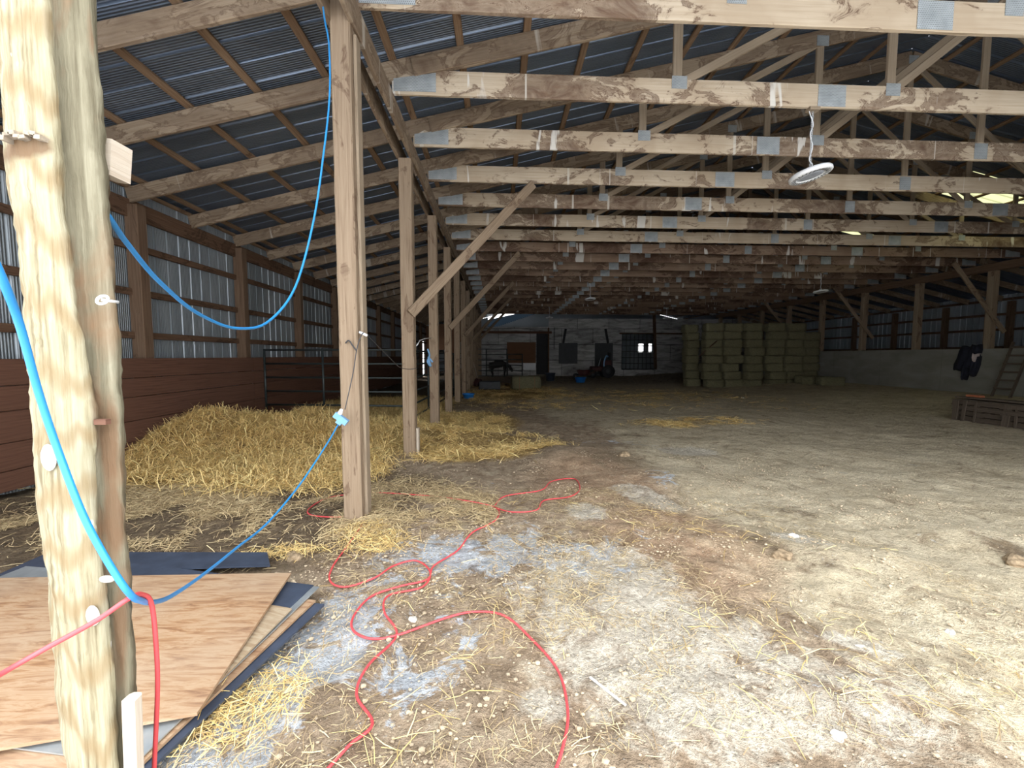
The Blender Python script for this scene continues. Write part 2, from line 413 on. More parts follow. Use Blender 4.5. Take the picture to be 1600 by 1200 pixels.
def straw(name, a, b, c):
    m = N(name); t = m.n('TexCoord'); sx = m.n('SeparateXYZ'); m.l(t.outputs['UV'], sx.inputs[0])
    m.col(m.ramp(sx.outputs['X'], [(0, c), (.35, b), (.8, a), (1, tuple(min(1, q*1.25) for q in a))])); m.set(Roughness=.5)
    m.b.inputs['Specular IOR Level'].default_value = .35; return m.m
M['straw'] = straw('golden straw', (.92, .70, .33), (.76, .54, .21), (.46, .31, .11))
M['chaff'] = straw('dull chaff straw', (.66, .53, .31), (.48, .36, .2), (.26, .18, .10))
def hay():
    m = N('green grey hay'); o = m.obj(); f = m.noise(m.mapping(o, (6, 6, 40)), 1.6, 5, .7, .6)
    f2 = m.noise(m.mapping(o, (40, 40, 14)), 1.6, 3, .7)
    c = m.ramp(f, [(.3, (.10, .09, .05)), (.5, (.235, .215, .125)), (.7, (.36, .335, .21))])
    m.col(m.mix(m.math('MULTIPLY', f2, .5), c, (.22, .21, .11))); m.set(Roughness=.9); m.bump(m.math('ADD', f, f2), 1, .04); return m.m
M['hay'] = hay()

def dirt():
    m = N('barn dirt'); o = m.obj()
    z1 = m.n('Attribute'); z1.attribute_name = 'zone'; s1 = m.n('SeparateColor'); m.l(z1.outputs['Color'], s1.inputs[0])
    z2 = m.n('Attribute'); z2.attribute_name = 'zoneb'; s2 = m.n('SeparateColor'); m.l(z2.outputs['Color'], s2.inputs[0])
    big = m.noise(o, 1.1, 5, .6, .6); mid = m.noise(o, 6, 6, .7, .4); fine = m.noise(o, 34, 5, .75); vf = m.noise(o, 120, 3, .7)
    sand = m.ramp(m.math('ADD', m.math('MULTIPLY', big, .45), m.math('MULTIPLY', mid, .55)), [(.30, (.37, .295, .19)), (.45, (.54, .455, .315)), (.6, (.66, .575, .415))])
    soil = m.ramp(mid, [(.3, (.22, .155, .10)), (.5, (.38, .29, .20)), (.68, (.50, .41, .29))])
    red = m.ramp(mid, [(.3, (.33, .20, .12)), (.65, (.52, .36, .23))])
    man = m.ramp(mid, [(.3, (.085, .06, .038)), (.5, (.17, .125, .08)), (.7, (.28, .21, .13))])
    st = m.ramp(m.noise(m.mapping(o, (1, 1, 1)), 14, 5, .7, 1.5), [(.35, (.24, .15, .06)), (.5, (.46, .31, .12)), (.68, (.64, .47, .2))])
    nz = lambda ch, amt=.8: m.ramp(m.math('ADD', ch, m.math('MULTIPLY', m.math('SUBTRACT', mid, .5), amt)), [(.35, 0), (.6, 1)])
    c = m.mix(nz(s2.outputs[0], .5), soil, sand)
    c = m.mix(m.math('MULTIPLY', nz(s2.outputs[1]), .6), c, red)
    c = m.mix(nz(s1.outputs[1], 1.1), c, man)
    c = m.mix(nz(s1.outputs[0], .6), c, st)
    strk = m.ramp(m.noise(m.mapping(o, (1.1, 6.5, 1), rot=(0, 0, .18)), 1.7, 6, .72, 1.3), [(.30, 1), (.42, 0)])
    c = m.mix(m.math('MULTIPLY', strk, .55), c, (.20, .145, .09))
    grey = m.ramp(fine, [(.3, (.48, .43, .35)), (.7, (.70, .65, .55))])
    c = m.mix(m.math('MULTIPLY', nz(s2.outputs[2], 1.4), .8), c, grey)
    icem = m.ramp(m.math('ADD', s1.outputs[2], m.math('MULTIPLY', m.math('SUBTRACT', m.noise(o, 3.2, 7, .72, .8), .5), 3.4)), [(.56, 0), (.74, 1)])
    ice = m.ramp(m.noise(o, 9, 5, .7), [(.35, (.36, .40, .45)), (.55, (.60, .65, .71)), (.72, (.86, .88, .90))])
    c = m.mix(m.math('MULTIPLY', icem, .85), c, ice)
    # crumbs, pebbles and dark specks
    sp1 = m.ramp(fine, [(.28, .35), (.42, .85), (.55, 1.0), (.72, 1.35)])
    c = m.mix(.9, c, sp1, 'MULTIPLY')
    clodn = m.noise(o, 3.0, 7, .75, .9)
    c = m.mix(m.ramp(clodn, [(.36, .55), (.46, 0)]), c, (.17, .115, .07))
    c = m.mix(m.ramp(clodn, [(.6, 0), (.7, .4)]), c, (.68, .60, .47))
    vo = m.n('TexVoronoi'); m.l(o, vo.inputs['Vector']); vo.inputs['Scale'].default_value = 34
    peb = m.math('MULTIPLY', m.ramp(vo.outputs['Distance'], [(.10, 1), (.2, 0)]), m.ramp(m.noise(o, 2.3, 3, .6), [(.52, 0), (.62, 1)]))
    c = m.mix(m.math('MULTIPLY', peb, .7), c, (.72, .70, .66))
    m.col(c)
    m.l(m.ramp(icem, [(0, .95), (1, .42)]), m.b.inputs['Roughness']); m.b.inputs['Specular IOR Level'].default_value = .25
    hh = m.math('ADD', m.math('MULTIPLY', mid, 1.6), m.math('ADD', m.math('MULTIPLY', fine, .6), m.math('MULTIPLY', vf, .25)))
    hh = m.math('ADD', hh, m.math('MULTIPLY', peb, .3))
    m.bump(m.math('ADD', hh, m.math('MULTIPLY', clodn, 1.5)), .9, .04); return m.m
M['dirt'] = dirt()

# ------------------------------------------------------------------ layout numbers
XL, XR = -5.5, 20.9          # side walls
PL, PR = -1.36, 16.75          # post rows
ZC = 4.665                     # truss bottom
SL = .24                     # roof slope
XM = (PL+PR)/2
YB = 31.2                     # back partition
FRX = 7.8  # right edge of the unseen front opening, set to darken the interior
YE = 38.5                     # far gable
def zt(x): return 4.78+SL*(min(x, 2*XM-x)-PL)      # underside of rafters

# ------------------------------------------------------------------ floor
def axis(parts):
    out = []
    for a, b, d in parts:
        n = max(1, int(round((b-a)/d))); out += [a+(b-a)*i/n for i in range(n)]
    out.append(parts[-1][1]); return np.array(out)
xs = axis([(-5.7, -2.5, .08), (-2.5, 3.6, .028), (3.6, 8, .07), (8, 21, .25)])
ys = axis([(.2, 1.2, .1), (1.2, 5, .026), (5, 9, .05), (9, 16, .12), (16, 39, .4)])
GX, GY = np.meshgrid(xs, ys); GZ = gh(GX, GY)
icez = np.maximum(np.maximum(blob(GX, GY, -.15, 3.1, .95, .42, .1, .7)*.85, blob(GX, GY, -1.05, 2.0, .32, .95, -.25, .7)), .0)
icez = np.maximum(icez, blob(GX, GY, .75, 3.1, .5, .35, .2, .7)*.7); icez = np.maximum(icez, blob(GX, GY, -.4, 2.1, .3, .6, -.3, .8)*.62)
icez = np.maximum(icez, blob(GX, GY, 2.1, 7.1, .9, .35, 0, .8)*.45); icez = np.maximum(icez, blob(GX, GY, 2.0, 4.9, .2, .5, .2, .8)*.6)
GZ = GZ - .012*icez*(fbm(GX*3, GY*3, 50, 3) > -.1)
fine_z = .010*fbm(GX*14, GY*14, 31, 3)*sm(6, 3.5, GY)*(1-icez*.7) + .02*np.maximum(0, fbm(GX*7, GY*7, 77, 2))*sm(5.5, 3.5, GY)*(1-icez)
GZ = GZ + fine_z
nx, ny = len(xs), len(ys)
verts = np.stack([GX, GY, GZ], -1).reshape(-1, 3)
ii = (np.arange(ny-1)[:, None]*nx+np.arange(nx-1)[None, :]).reshape(-1)
faces = np.stack([ii, ii+1, ii+nx+1, ii+nx], -1)
me = bpy.data.meshes.new('floor'); me.from_pydata(verts.tolist(), [], faces.tolist())
me.polygons.foreach_set('use_smooth', [True]*len(faces))
strawz = np.maximum.reduce([blob(GX, GY, -3.9, 7.6, 2.3, 3.1, .15, .25), blob(GX, GY, -3.6, 12, 2.2, 4, 0, .3), blob(GX, GY, -.5, 6.9, 1.3, 1.1, -.2, .4)*.8,
                            blob(GX, GY, -.6, 9.5, 1.2, 2, 0, .5)*.75, blob(GX, GY, .6, 17, 2.0, 3.5, 0, .6)*.6, blob(GX, GY, 4.4, 9.3, 1.1, .5, 0, .7)*.5, blob(GX, GY, 5.5, 15, 3.5, 2.5, 0, .7)*.4])
manz = np.maximum.reduce([blob(GX, GY, -3.4, 3.9, 2.6, 1.2, 0, .4)*.9, sm(-1.2, -1.9, GX)*sm(2.0, 3.0, GY)*.75, sm(17, 24, GY)*.45, blob(GX, GY, -1.6, 4.7, 1.2, .9, 0, .6)*.6])
sandz = sm(.8, 3.0, GX-.06*(GY-3)+.5*fbm(GX*.7, GY*.7, 61, 2)); sandz = np.maximum(sandz, sm(6, 12, GY)*.8*sm(0, 2, GX))
redz = np.maximum(blob(GX, GY, 1.5, 3.3, .8, .9, .3, .8)*.8, blob(GX, GY, 1.2, 5.0, 1.0, 1.2, 0, .8)*.7)
greyz = np.maximum(blob(GX, GY, .75, 2.3, .6, 1.0, .25, .7)*.8, blob(GX, GY, 1.3, 1.7, .9, .4, 0, .8)*.55)
for (x, y, rx, ry, an, v_) in ((1010, 778, .22, .42, .5, 1), (1248, 842, .22, .14, -.5, 1), (1075, 706, .5, .35, 0, .8), (1345, 1010, .2, .08, -.5, .9), (915, 800, .2, .25, .3, .8), (1390, 1125, .14, .09, 0, .9), (960, 900, .45, .5, 0, .8), (1180, 1010, .2, .3, 0, .6), (850, 1100, .15, .1, 0, .7)):
    p_ = gp(x, y); greyz = np.maximum(greyz, blob(GX, GY, p_.x, p_.y, rx, ry, an, .6)*v_)
for (x, y, rx, ry, an, v_) in ((1195, 850, .12, .5, .2, .75), (1240, 800, .35, .14, -.4, .7), (1575, 858, .25, .16, 0, .85), (960, 715, .8, .5, -.3, .75), (1290, 880, .3, .08, -.5, .65), (1130, 790, .4, .12, -.5, .6), (1330, 950, .5, .05, -.45, .65), (1450, 1000, .6, .05, -.45, .6), (1040, 860, .15, .4, .2, .6), (640, 1040, .25, .25, 0, .6), (470, 870, .3, .3, 0, .8), (990, 680, .4, .3, 0, .7), (880, 690, .5, .4, 0, .7)):
    p_ = gp(x, y); bb = blob(GX+.12*fbm(GX*3, GY*3, 91, 3), GY+.12*fbm(GX*3, GY*3, 95, 3), p_.x, p_.y, rx, ry, an, .95)*v_*.72; manz = np.maximum(manz, bb)
def cattr(name, a, b, c):
    A = me.color_attributes.new(name, 'FLOAT_COLOR', 'POINT')
    arr = np.stack([a, b, c, np.ones_like(a)], -1).reshape(-1).astype(np.float32); A.data.foreach_set('color', arr)
cattr('zone', strawz, manz, icez); cattr('zoneb', sandz, redz, greyz)
me.materials.append(M['dirt']); fl = bpy.data.objects.new('floor', me); COL.objects.link(fl); struct(fl)
mb = MB(); mb.poly([(-60, -60, .0), (60, -60, .0), (60, .22, .0), (-60, .22, .0)], .3); ob = mb.build('yard_bounce', M['bounce_ground']); struct(ob)  # unseen pale yard, added to reflect sky light up under the roof
ob.name = 'floor_outside'

# ------------------------------------------------------------------ walls and roof
def ribbed(y0, y1, a, b, step=.25, hgt=.022):
    # ribbed sheet between lines a and b (each a point fn of y); ribs run from a to b, bulging along 'nrm'
    prof = [(0, 0), (.80, 0), (.84, 1), (.90, 1), (.94, 0)]
    mb = MB(); y = y0; cols = []
    while y < y1-1e-6:
        for f, h in prof:
            if y+f*step < y1: cols.append((y+f*step, h*hgt))
        y += step
    cols.append((y1, 0)); return cols
def sheet(name, cols, pa, pb, nrm, mat, along='Y', th=.004):
    mb = MB(); nrm = Vector(nrm).normalized()
    for (t, h) in cols:
        for q in (pa, pb):
            p = Vector((q[0], t, q[1])) if along == 'Y' else Vector((t, q[0], q[1]))
            mb.v.append(p+nrm*h)
    L = math.dist(pa, pb)
    for i in range(len(cols)-1):
        mb.face([2*i, 2*i+1, 2*i+3, 2*i+2], [(0, cols[i][0]), (L, cols[i][0]), (L, cols[i+1][0]), (0, cols[i+1][0])])
    o = mb.build(name, mat)
    md = o.modifiers.new('th', 'SOLIDIFY'); md.thickness = th; md.offset = 0
    return o
RT = .285                       # tin above rafter underside (rafter .24 + purlin .045)
sheet_l = sheet('ceiling_left', ribbed(.9, YE, 0, 0, .30, .022), (XL-.3, zt(XL-.3)+RT), (XM, zt(XM)+RT), (-SL, 0, 1), M['roof_tin']); struct(sheet_l)
for nm, y0, y1, x0, x1 in (('a', .9, 10.3, XM, XR+.3), ('b', 10.3, 11.45, XM, 12.0), ('c', 10.3, 11.45, 15.4, XR+.3), ('d', 11.45, 14.4, XM, XR+.3), ('e', 14.4, 14.9, XM, 12.5), ('f', 14.4, 14.9, 13.7, XR+.3), ('g', 14.9, YE, XM, XR+.3)):
    struct(sheet('ceiling_right', ribbed(y0, y1, 0, 0, .30, .022), (x0, zt(x0)+RT), (x1, zt(x1)+RT), (SL, 0, 1), M['roof_tin']))
for n_, (y0, y1, x0, x1) in enumerate(((10.3, 11.45, 12.0, 15.4), (14.4, 14.9, 12.5, 13.7))):
    o = sheet('window_%d' % (n_+1), ribbed(y0, y1, 0, 0, .30, .022), (x0, zt(x0)+RT), (x1, zt(x1)+RT), (SL, 0, 1), M['fibre']); struct(o)
# left wall: tin with two bright gaps near the far end
for y0, y1, z0 in ((.9, 26.6, -.05), (26.6, 27.1, 3.0), (27.1, 30.0, -.05), (30.0, 30.5, 2.6), (30.5, YE, -.05)):
    struct(sheet('wall_left', ribbed(y0, y1, 0, 0, .25, .022), (XL, z0), (XL, zt(XL)+RT), (-1, 0, 0), M['wall_tin']))
struct(sheet('wall_right', ribbed(.8, YE, 0, 0, .25, .022), (XR, .0), (XR, zt(XR)+RT), (1, 0, 0), M['wall_tin']))
# gable far behind the partition, with a slanting strip of clear sheet and two small windows
def rect(mb, x0, x1, z0, z1, y, th=.05): mb.box(((x0+x1)/2, y, (z0+z1)/2), (x1-x0, th, z1-z0))
mb = MB()
rect(mb, XL, 11.9, 0, 1.9, YE); rect(mb, 11.9, XR, 0, 1.9, YE)
rect(mb, XL, 13.2, 1.9, 2.7, YE); rect(mb, 13.7, 14.2, 1.9, 2.7, YE); rect(mb, 14.5, XR, 1.9, 2.7, YE)
rect(mb, XL, XR, 2.7, 3.9, YE)
n = 140
for i in range(n):
    x0 = XL+(XR-XL)*i/n; x1 = XL+(XR-XL)*(i+1)/n; zz = min(zt(x0), zt(x1))+.28
    if x0 > -1 and x0 < 4.2: rect(mb, x0, x1, 3.9, min(zz, 4.0+(x0+1)*.33), YE); 
    else: rect(mb, x0, x1, 3.9, zz, YE)
struct(mb.build('wall_back', M['wall_tin']))
mb = MB()
mb.poly([(-1, YE+.06, 3.85), (4.6, YE+.06, 3.85), (4.6, YE+.06, 6.1), (-1, YE+.06, 4.9)], .01, (0, 1, 0)); struct(mb.build('window_3', M['fibre_dim']))

mb = MB()
for i in range(40):
    x0 = XL+(XR-XL)*i/40; x1 = XL+(XR-XL)*(i+1)/40; zz = min(zt(x0), zt(x1))+.2
    rect(mb, x0, x1, 4.5 if zz > 4.6 else 3.3, zz, .75)
rect(mb, XL, -4.6, 0, 3.4, .75)
rect(mb, FRX, XR, 0, 4.55, .75)
struct(mb.build('wall_front_light_block', M['wall_tin']))  # unseen front wall, added to restrict daylight entering the barn
# back partition (whitewashed boards) with its openings
def px(x, Y): return at(x, 556, Y).x
def pz(y, Y, x=900): return at(x, y, Y).z
zf = .1
mb = MB(); Y = YB
X = lambda x: px(x, Y); Z = lambda y: pz(y, Y)
rect(mb, X(746), X(838), Z(521), Z(511), Y); rect(mb, X(746), X(838), zf-.2, Z(521), Y+.02)
rect(mb, X(838), X(857), Z(521), Z(511), Y)
rect(mb, X(857), X(971), zf-.2, Z(498), Y); rect(mb, X(971), X(1022), Z(522), Z(498), Y); rect(mb, X(971), X(1022), zf-.2, Z(577), Y)
rect(mb, X(1022), XR, zf-.2, Z(498), Y)
struct(mb.build('wall_back_partition', M['painted']))
mb = MB(); rect(mb, XL, -4.9, 0, 3.8, Y); rect(mb, -4.9, -3.6, 2.0, 3.95, Y); rect(mb, -3.6, -3.3, 0, 4.1, Y); rect(mb, -3.3, PL, 2.6, 4.5, Y); rect(mb, -3.3, PL, 0, .6, Y)
struct(mb.build('wall_back_wing', M['brown_ply']))
def sbox(name, x0, x1, y0, y1, mat, th, label, cat, Yd=None, group=None, dy=.06):
    Yd = Yd or Y; mb = MB(); rect(mb, px(x0, Yd), px(x1, Yd), pz(y1, Yd), pz(y0, Yd), Yd-dy, th)
    return tag(mb.build(name, mat), label, cat, group)
mb = MB(); rect(mb, X(830), X(866), zf, Z(521), Y+.35); o = mb.build('door_shade_slab', M['black']); struct(o)  # black slab added behind the opening to stand for the shade inside
sbox('door_panel', 792, 837, 535, 567, M['brown_ply'], .05, 'red-brown plywood panel on the whitewashed back wall beside the dark doorway', 'panel')
sbox('tarp_sheet', 818, 837, 567.5, 578, M['white'], .04, 'small white sheet below the red-brown panel at the back wall', 'sheet')
sbox('shutter', 873, 902, 536, 568, M['bin'], .06, 'dark square shutter on the back wall, left one of two', 'shutter', None, 'dark shutters on the back wall')
sbox('shutter', 929, 957, 536, 579, M['bin'], .06, 'dark tall shutter on the back wall, right one of two', 'shutter', None, 'dark shutters on the back wall')
sbox('wall_strut', 865, 866, 512, 546, M['wire'], .05, 'thin dark conduit down the back wall right of the doorway', 'conduit')
for a, b, l in (((880, 536), (884, 514), 'short dark strut above the left shutter'), ((950, 536), (946, 514), 'short dark strut above the right shutter')):
    mb = MB(); p0 = at(a[0], a[1], Y-.1); p1 = at(b[0], b[1], Y-.1); mb.timber(p0, p1, .05, .18, (1, 0, 0)); tag(mb.build('wall_strut', M['black']), l+' on the back wall', 'strut')
mb = MB(); mb.timber(at(747, 519, Y-.15), at(862, 519.5, Y-.15), .12, .17); tag(mb.build('door_rail', M['plank']), 'long dark red sliding door rail across the back wall, left of centre', 'rail')
mb = MB(); mb.timber(at(857, 590, Y-.1), at(857, 512, Y-.1), .15, .1); tag(mb.build('door_jamb', M['girt']), 'dark upright jamb right of the open back doorway', 'jamb')
mb = MB(); mb.timber(at(1024, 577, Y-.1), at(1022, 490, Y-.1), .2, .18); tag(mb.build('partition_post', M['girt']), 'dark post on the back wall right of the barred opening', 'post')
mb = MB(); mb.timber(at(968, 521, Y-.1), at(1075, 521.5, Y-.1), .06, .12); tag(mb.build('partition_rail', M['girt']), 'dark horizontal rail above the barred opening in the back wall', 'rail')

# ------------------------------------------------------------------ roof trusses
def make_truss():
    t = empty('roof_truss')
    cz = .13
    c = MB(); c.timber((.10, 0, cz+.012), (PR-PL-.10, 0, cz+.012), .045, .285, n=60, jit=.0012); c.build('bottom_chord', M['chord'], t)
    H = lambda x: zt(x+PL)-ZC
    for s_ in (0, 1):
        f = (lambda x: x) if s_ == 0 else (lambda x: PR-PL-x)
        c = MB(); c.timber((f(-.05), 0, H(-.05)+.12), (f(XM-PL), 0, H(XM-PL)+.12), .045, .24, n=30, jit=.0012); c.build('top_chord', M['rafter'], t)
        c = MB(); c.timber((f(.35), -.03, H(.35)+.10), (f(1.25), -.03, H(1.25)+.10), .03, .2); c.build('heel_scab', M['rafter'], t)
        nodes = [3.57, 6.33]
        for i, x in enumerate(nodes):
            c = MB(); c.timber((f(x), .001, .24), (f(x), .001, H(x)+.06), .04, .115, (1, 0, 0)); c.build('web', M['web'], t)
            x2 = (nodes+[XM-PL])[i+1]
            c = MB(); c.timber((f(x+.05), -.002, .25), (f(x2-.04), -.002, H(x2)+.04), .036, .10); c.build('web', M['web'], t)
            for zz, xx in ((.24, x), (H(x2)+.08, x2)):
                if xx == XM-PL and s_: continue
                c = MB(); c.box((f(xx)+.02, -.027, zz), (.19, .004, .15)); c.build('nail_plate', M['plate'], t)
        c = MB()
        pts = [(f(.12), -.027, .03), (f(.62), -.027, .03), (f(.62), -.027, .25), (f(.12), -.027, .17)]
        c.poly(pts if s_ == 0 else pts[::-1], .004, (0, -1, 0)); c.build('nail_plate', M['plate'], t)
        c = MB(); c.box((f(5.55), -.027, .14), (.36, .004, .26)); c.build('nail_plate', M['plate'], t)
    c = MB(); c.timber((XM-PL, .001, .24), (XM-PL, .001, H(XM-PL)+.08), .04, .115, (1, 0, 0)); c.build('web', M['web'], t)
    c = MB(); c.box((XM-PL, -.028, .14), (.22, .004, .24)); c.build('nail_plate', M['plate'], t)
    return t
tr0 = make_truss(); TY = [3.95+1.22*k for k in range(23)]
wear = ['pale chord with a deep split near the top of the picture', 'lamp hung under its chord', 'blotched brown stains at its left end', 'lapped board at its left end', 'first knee brace ending under it']
def make_rafter(side):
    t = MB(); 
    if side < 0: t.timber((XL+.05, 0, zt(XL+.05)+.11), (PL-.02, 0, zt(PL-.02)+.11), .045, .22, n=14, jit=.001)
    else: t.timber((PR+.02, 0, zt(PR+.02)+.11), (XR-.05, 0, zt(XR-.05)+.11), .045, .22, n=14, jit=.001)
    return t.build('wing_rafter', M['rafter'])
rl0 = make_rafter(-1); rr0 = make_rafter(1)
for i, y in enumerate(TY):
    t = tr0 if i == 0 else copy_tree(tr0)
    t.location = (PL, y, ZC); t.rotation_euler = (0, 0, R(1.0))
    if i >= 7:  # far trusses take the darker copies, light falloff painted in
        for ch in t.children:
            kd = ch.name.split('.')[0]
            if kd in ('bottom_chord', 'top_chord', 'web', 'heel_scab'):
                ch.material_slots[0].link = 'OBJECT'; ch.material_slots[0].material = M['chord_far_dim'] if kd == 'bottom_chord' else M['web_far_dim']
    tag(t, ('wooden roof truss with pale streaked bottom chord, %s from the open front' if i < 7 else 'stained wooden roof truss coloured darker for depth shade, %s from the open front') % ORD[i], 'roof truss', 'timber roof trusses spanning the barn')
    for o0, s_, nm in ((rl0, -1, 'left'), (rr0, 1, 'right')):
        if s_ > 0 and i < 3: continue
        r = o0 if (i == 0 if s_ < 0 else i == 3) else copy_tree(o0)
        r.location = (0, y+(.0 if s_ < 0 else .33), 0)
        tag(r, 'sloping rafter over the %s side aisle, %s truss from the front' % (nm, ORD[i]), 'rafter', 'side aisle rafters, %s' % nm)

# purlins
k = 0; x = XL+.25
np_ = 0
while x < XR-.2:
    if abs(x-XM) > .2 and not (x > 17.5):
        c = MB(); z = zt(x)+.2625; y0, y1 = 1.0, YB+(YE-YB)*.9
        c.timber((x, y0, z), (x, y1, z), .09, .04, (0 if abs(x) > 99 else (-SL if x < XM else SL), 0, 1), n=1)
        side = 'left' if x < XM else 'right'
        if x < PL: lab = 'brown purlin under the tin over the left aisle, %s from the left wall' % ORD[np_].replace('nearest', 'first')
        else: lab = 'brown purlin under the tin above the trusses, %s counting from the left wall' % ORD[np_].replace('nearest', 'first')
        tag(c.build('purlin', M['purlin']), lab, 'purlin', 'purlins under the roof tin'); np_ += 1
    x += .80

# longitudinal beams, two boards each
for xx, nm, y0 in ((PL, 'left', 1.2), (PR, 'right', 8.5)):
    t = empty('eave_beam', (xx, y0, ZC-.25))
    for s_ in (-1, 1):
        c = MB(); c.timber((s_*.095, 0, .125), (s_*.095, YB-.1-y0, .125), .045, .25, n=50, jit=.0015); c.build('beam_board', M['rafter'] if nm == 'left' else M['wallpost'], t)
    tag(t, 'long doubled plank beam carrying the trusses along the %s post row' % nm, 'beam')

# ------------------------------------------------------------------ posts
YP = [3.85+2.44*k for k in range(12)]
for i, y in enumerate(YP):
    if y > YB: continue
    z0 = gz(PL, y)-.15
    wd = .185 if i else .17
    t = empty('barn_post', (PL, y, z0))
    c = MB(); c.timber((0, 0, 0), (.0, 0, ZC-.25-z0 if i else ZC-z0), wd, wd, (0, 1, 0), n=26, jit=.0035 if i < 4 else .001, ch=.012); c.build('shaft', M['post'], t)
    if i == 0:
        c = MB(); c.timber((.10, .05, 0), (.10, .05, ZC-.3-z0), .03, .12, (0, 1, 0), n=30, jit=.002); c.build('side_board', M['web'], t)
    if i == 1:
        c = MB(); c.timber((.115, 0, 0), (.115, 0, .55), .04, .1, (0, 1, 0)); c.build('cleat', M['cream'], t)['label'] = 'pale short board at the foot'
    tag(t, 'rough brown square post in the left row, %s from the camera' % ORD[i], 'post', 'left row of barn posts')
for i, y in enumerate([8.65+2.44*k for k in range(10)]):
    z0 = gz(PR, y)-.1
    t = empty('barn_post', (PR, y, z0)); c = MB(); c.timber((0, 0, 0), (0, 0, ZC-.25-z0), .2, .2, (0, 1, 0), n=4); c.build('shaft', M['post'], t)
    c = MB(); c.timber((-.125, -.03, 1.6), (-.125, -.03, ZC-.45-z0), .04, .14, (0, 1, 0)); c.build('side_board', M['web'], t)
    tag(t, 'dark square post behind the right kick wall, %s from the front' % ORD[i], 'post', 'right row of barn posts')
def brace(p0, p1, lab, grp):
    c = MB(); c.timber(p0, p1, .045, .15, n=10, jit=.001); return tag(c.build('knee_brace', M['post']), lab, 'brace', grp)
for n_, i in enumerate((1, 3, 5, 7, 9)):
    y = YP[i]; brace((PL+.06, y-.12, CAMZ+.62+.12*n_ ** .5), (.62, y+1.2, ZC-.07), 'diagonal knee brace rising right from the left post row, %s from the camera' % ORD[n_], 'left knee braces')
for n_, i in enumerate((2, 4, 6)):
    y = 8.65+2.44*i; brace((PR+.35, y-.14, CAMZ+.8), (PR-1.6, y-.14, ZC-.02), 'diagonal knee brace leaning off the right post row, %s from the front' % ORD[n_], 'right knee braces')

# side wall framing
for i, y in enumerate([3.95+2.46*k for k in range(11)]):
    c = MB(); c.timber((XL+.12, y, 0), (XL+.12, y, zt(XL)-.02), .19, .17, (0, 1, 0), n=12, jit=.002, ch=.01)
    tag(c.build('wall_post', M['wallpost']), 'brown post against the left tin wall, %s from the front' % ORD[i], 'post', 'posts along the left wall')
for i, y in enumerate([11.22+2.44*k for k in range(8)]):
    c = MB(); c.timber((XR-.12, y, 0), (XR-.12, y, zt(XR)-.02), .19, .17, (0, 1, 0))
    tag(c.build('wall_post', M['wallpost']), 'dark post against the right tin wall, %s from the front' % ORD[i], 'post', 'posts along the right wall')
for zz, h, lab in ((3.72, .26, 'wide stained header board along the top of the left wall'), (3.17, .1, 'upper girt along the left tin wall'), (2.5, .1, 'middle girt along the left tin wall'), (1.86, .1, 'lowest girt just above the left planks')):
    c = MB(); c.timber((XL+.06, 1, zz), (XL+.06, YB, zz), .05, h, n=1); tag(c.build('wall_girt', M['girt']), lab, 'girt')
for zz, lab in ((3.87, 'top girt along the right tin wall'), (3.27, 'upper girt along the right tin wall'), (2.64, 'middle girt along the right tin wall'), (1.9, 'lowest girt along the right tin wall')):
    c = MB(); c.timber((XR-.06, 5, zz), (XR-.06, YB, zz), .05, .1); tag(c.build('wall_girt', M['girt']), lab, 'girt')
# eave plate where the roof meets the left wall
c = MB(); c.timber((XL+.05, 1, zt(XL)+.25), (XL+.05, YB, zt(XL)+.25), .07, .05); tag(c.build('eave_plate', M['purlin']), 'thin brown plate where tin roof meets the left wall', 'plate')
# planks of the left wall
c = MB(); z = 1.52
for k_, h in enumerate((.29, .27, .34, .30, .22)):
    z -= h; xo = random.uniform(-.006, .006)
    for a, b in ((1.0, 8.93), (8.94, 15.2), (15.21, 22.4), (22.41, 26.5)):
        c.timber((XL+.25+xo, a, z+h/2), (XL+.25+xo, b, z+h/2), .045, h-.006, n=4, jit=.0005)
struct(c.build('wall_left_planks', M['plank']))
# right kick wall
c = MB(); c.box((PR-.35, 19.5, .9), (.04, 22.6, 1.78)); c.box((PR-.35-.03, 19.5, .36), (.03, 22.6, .16)); struct(c.build('wall_right_kick', M['kick']))
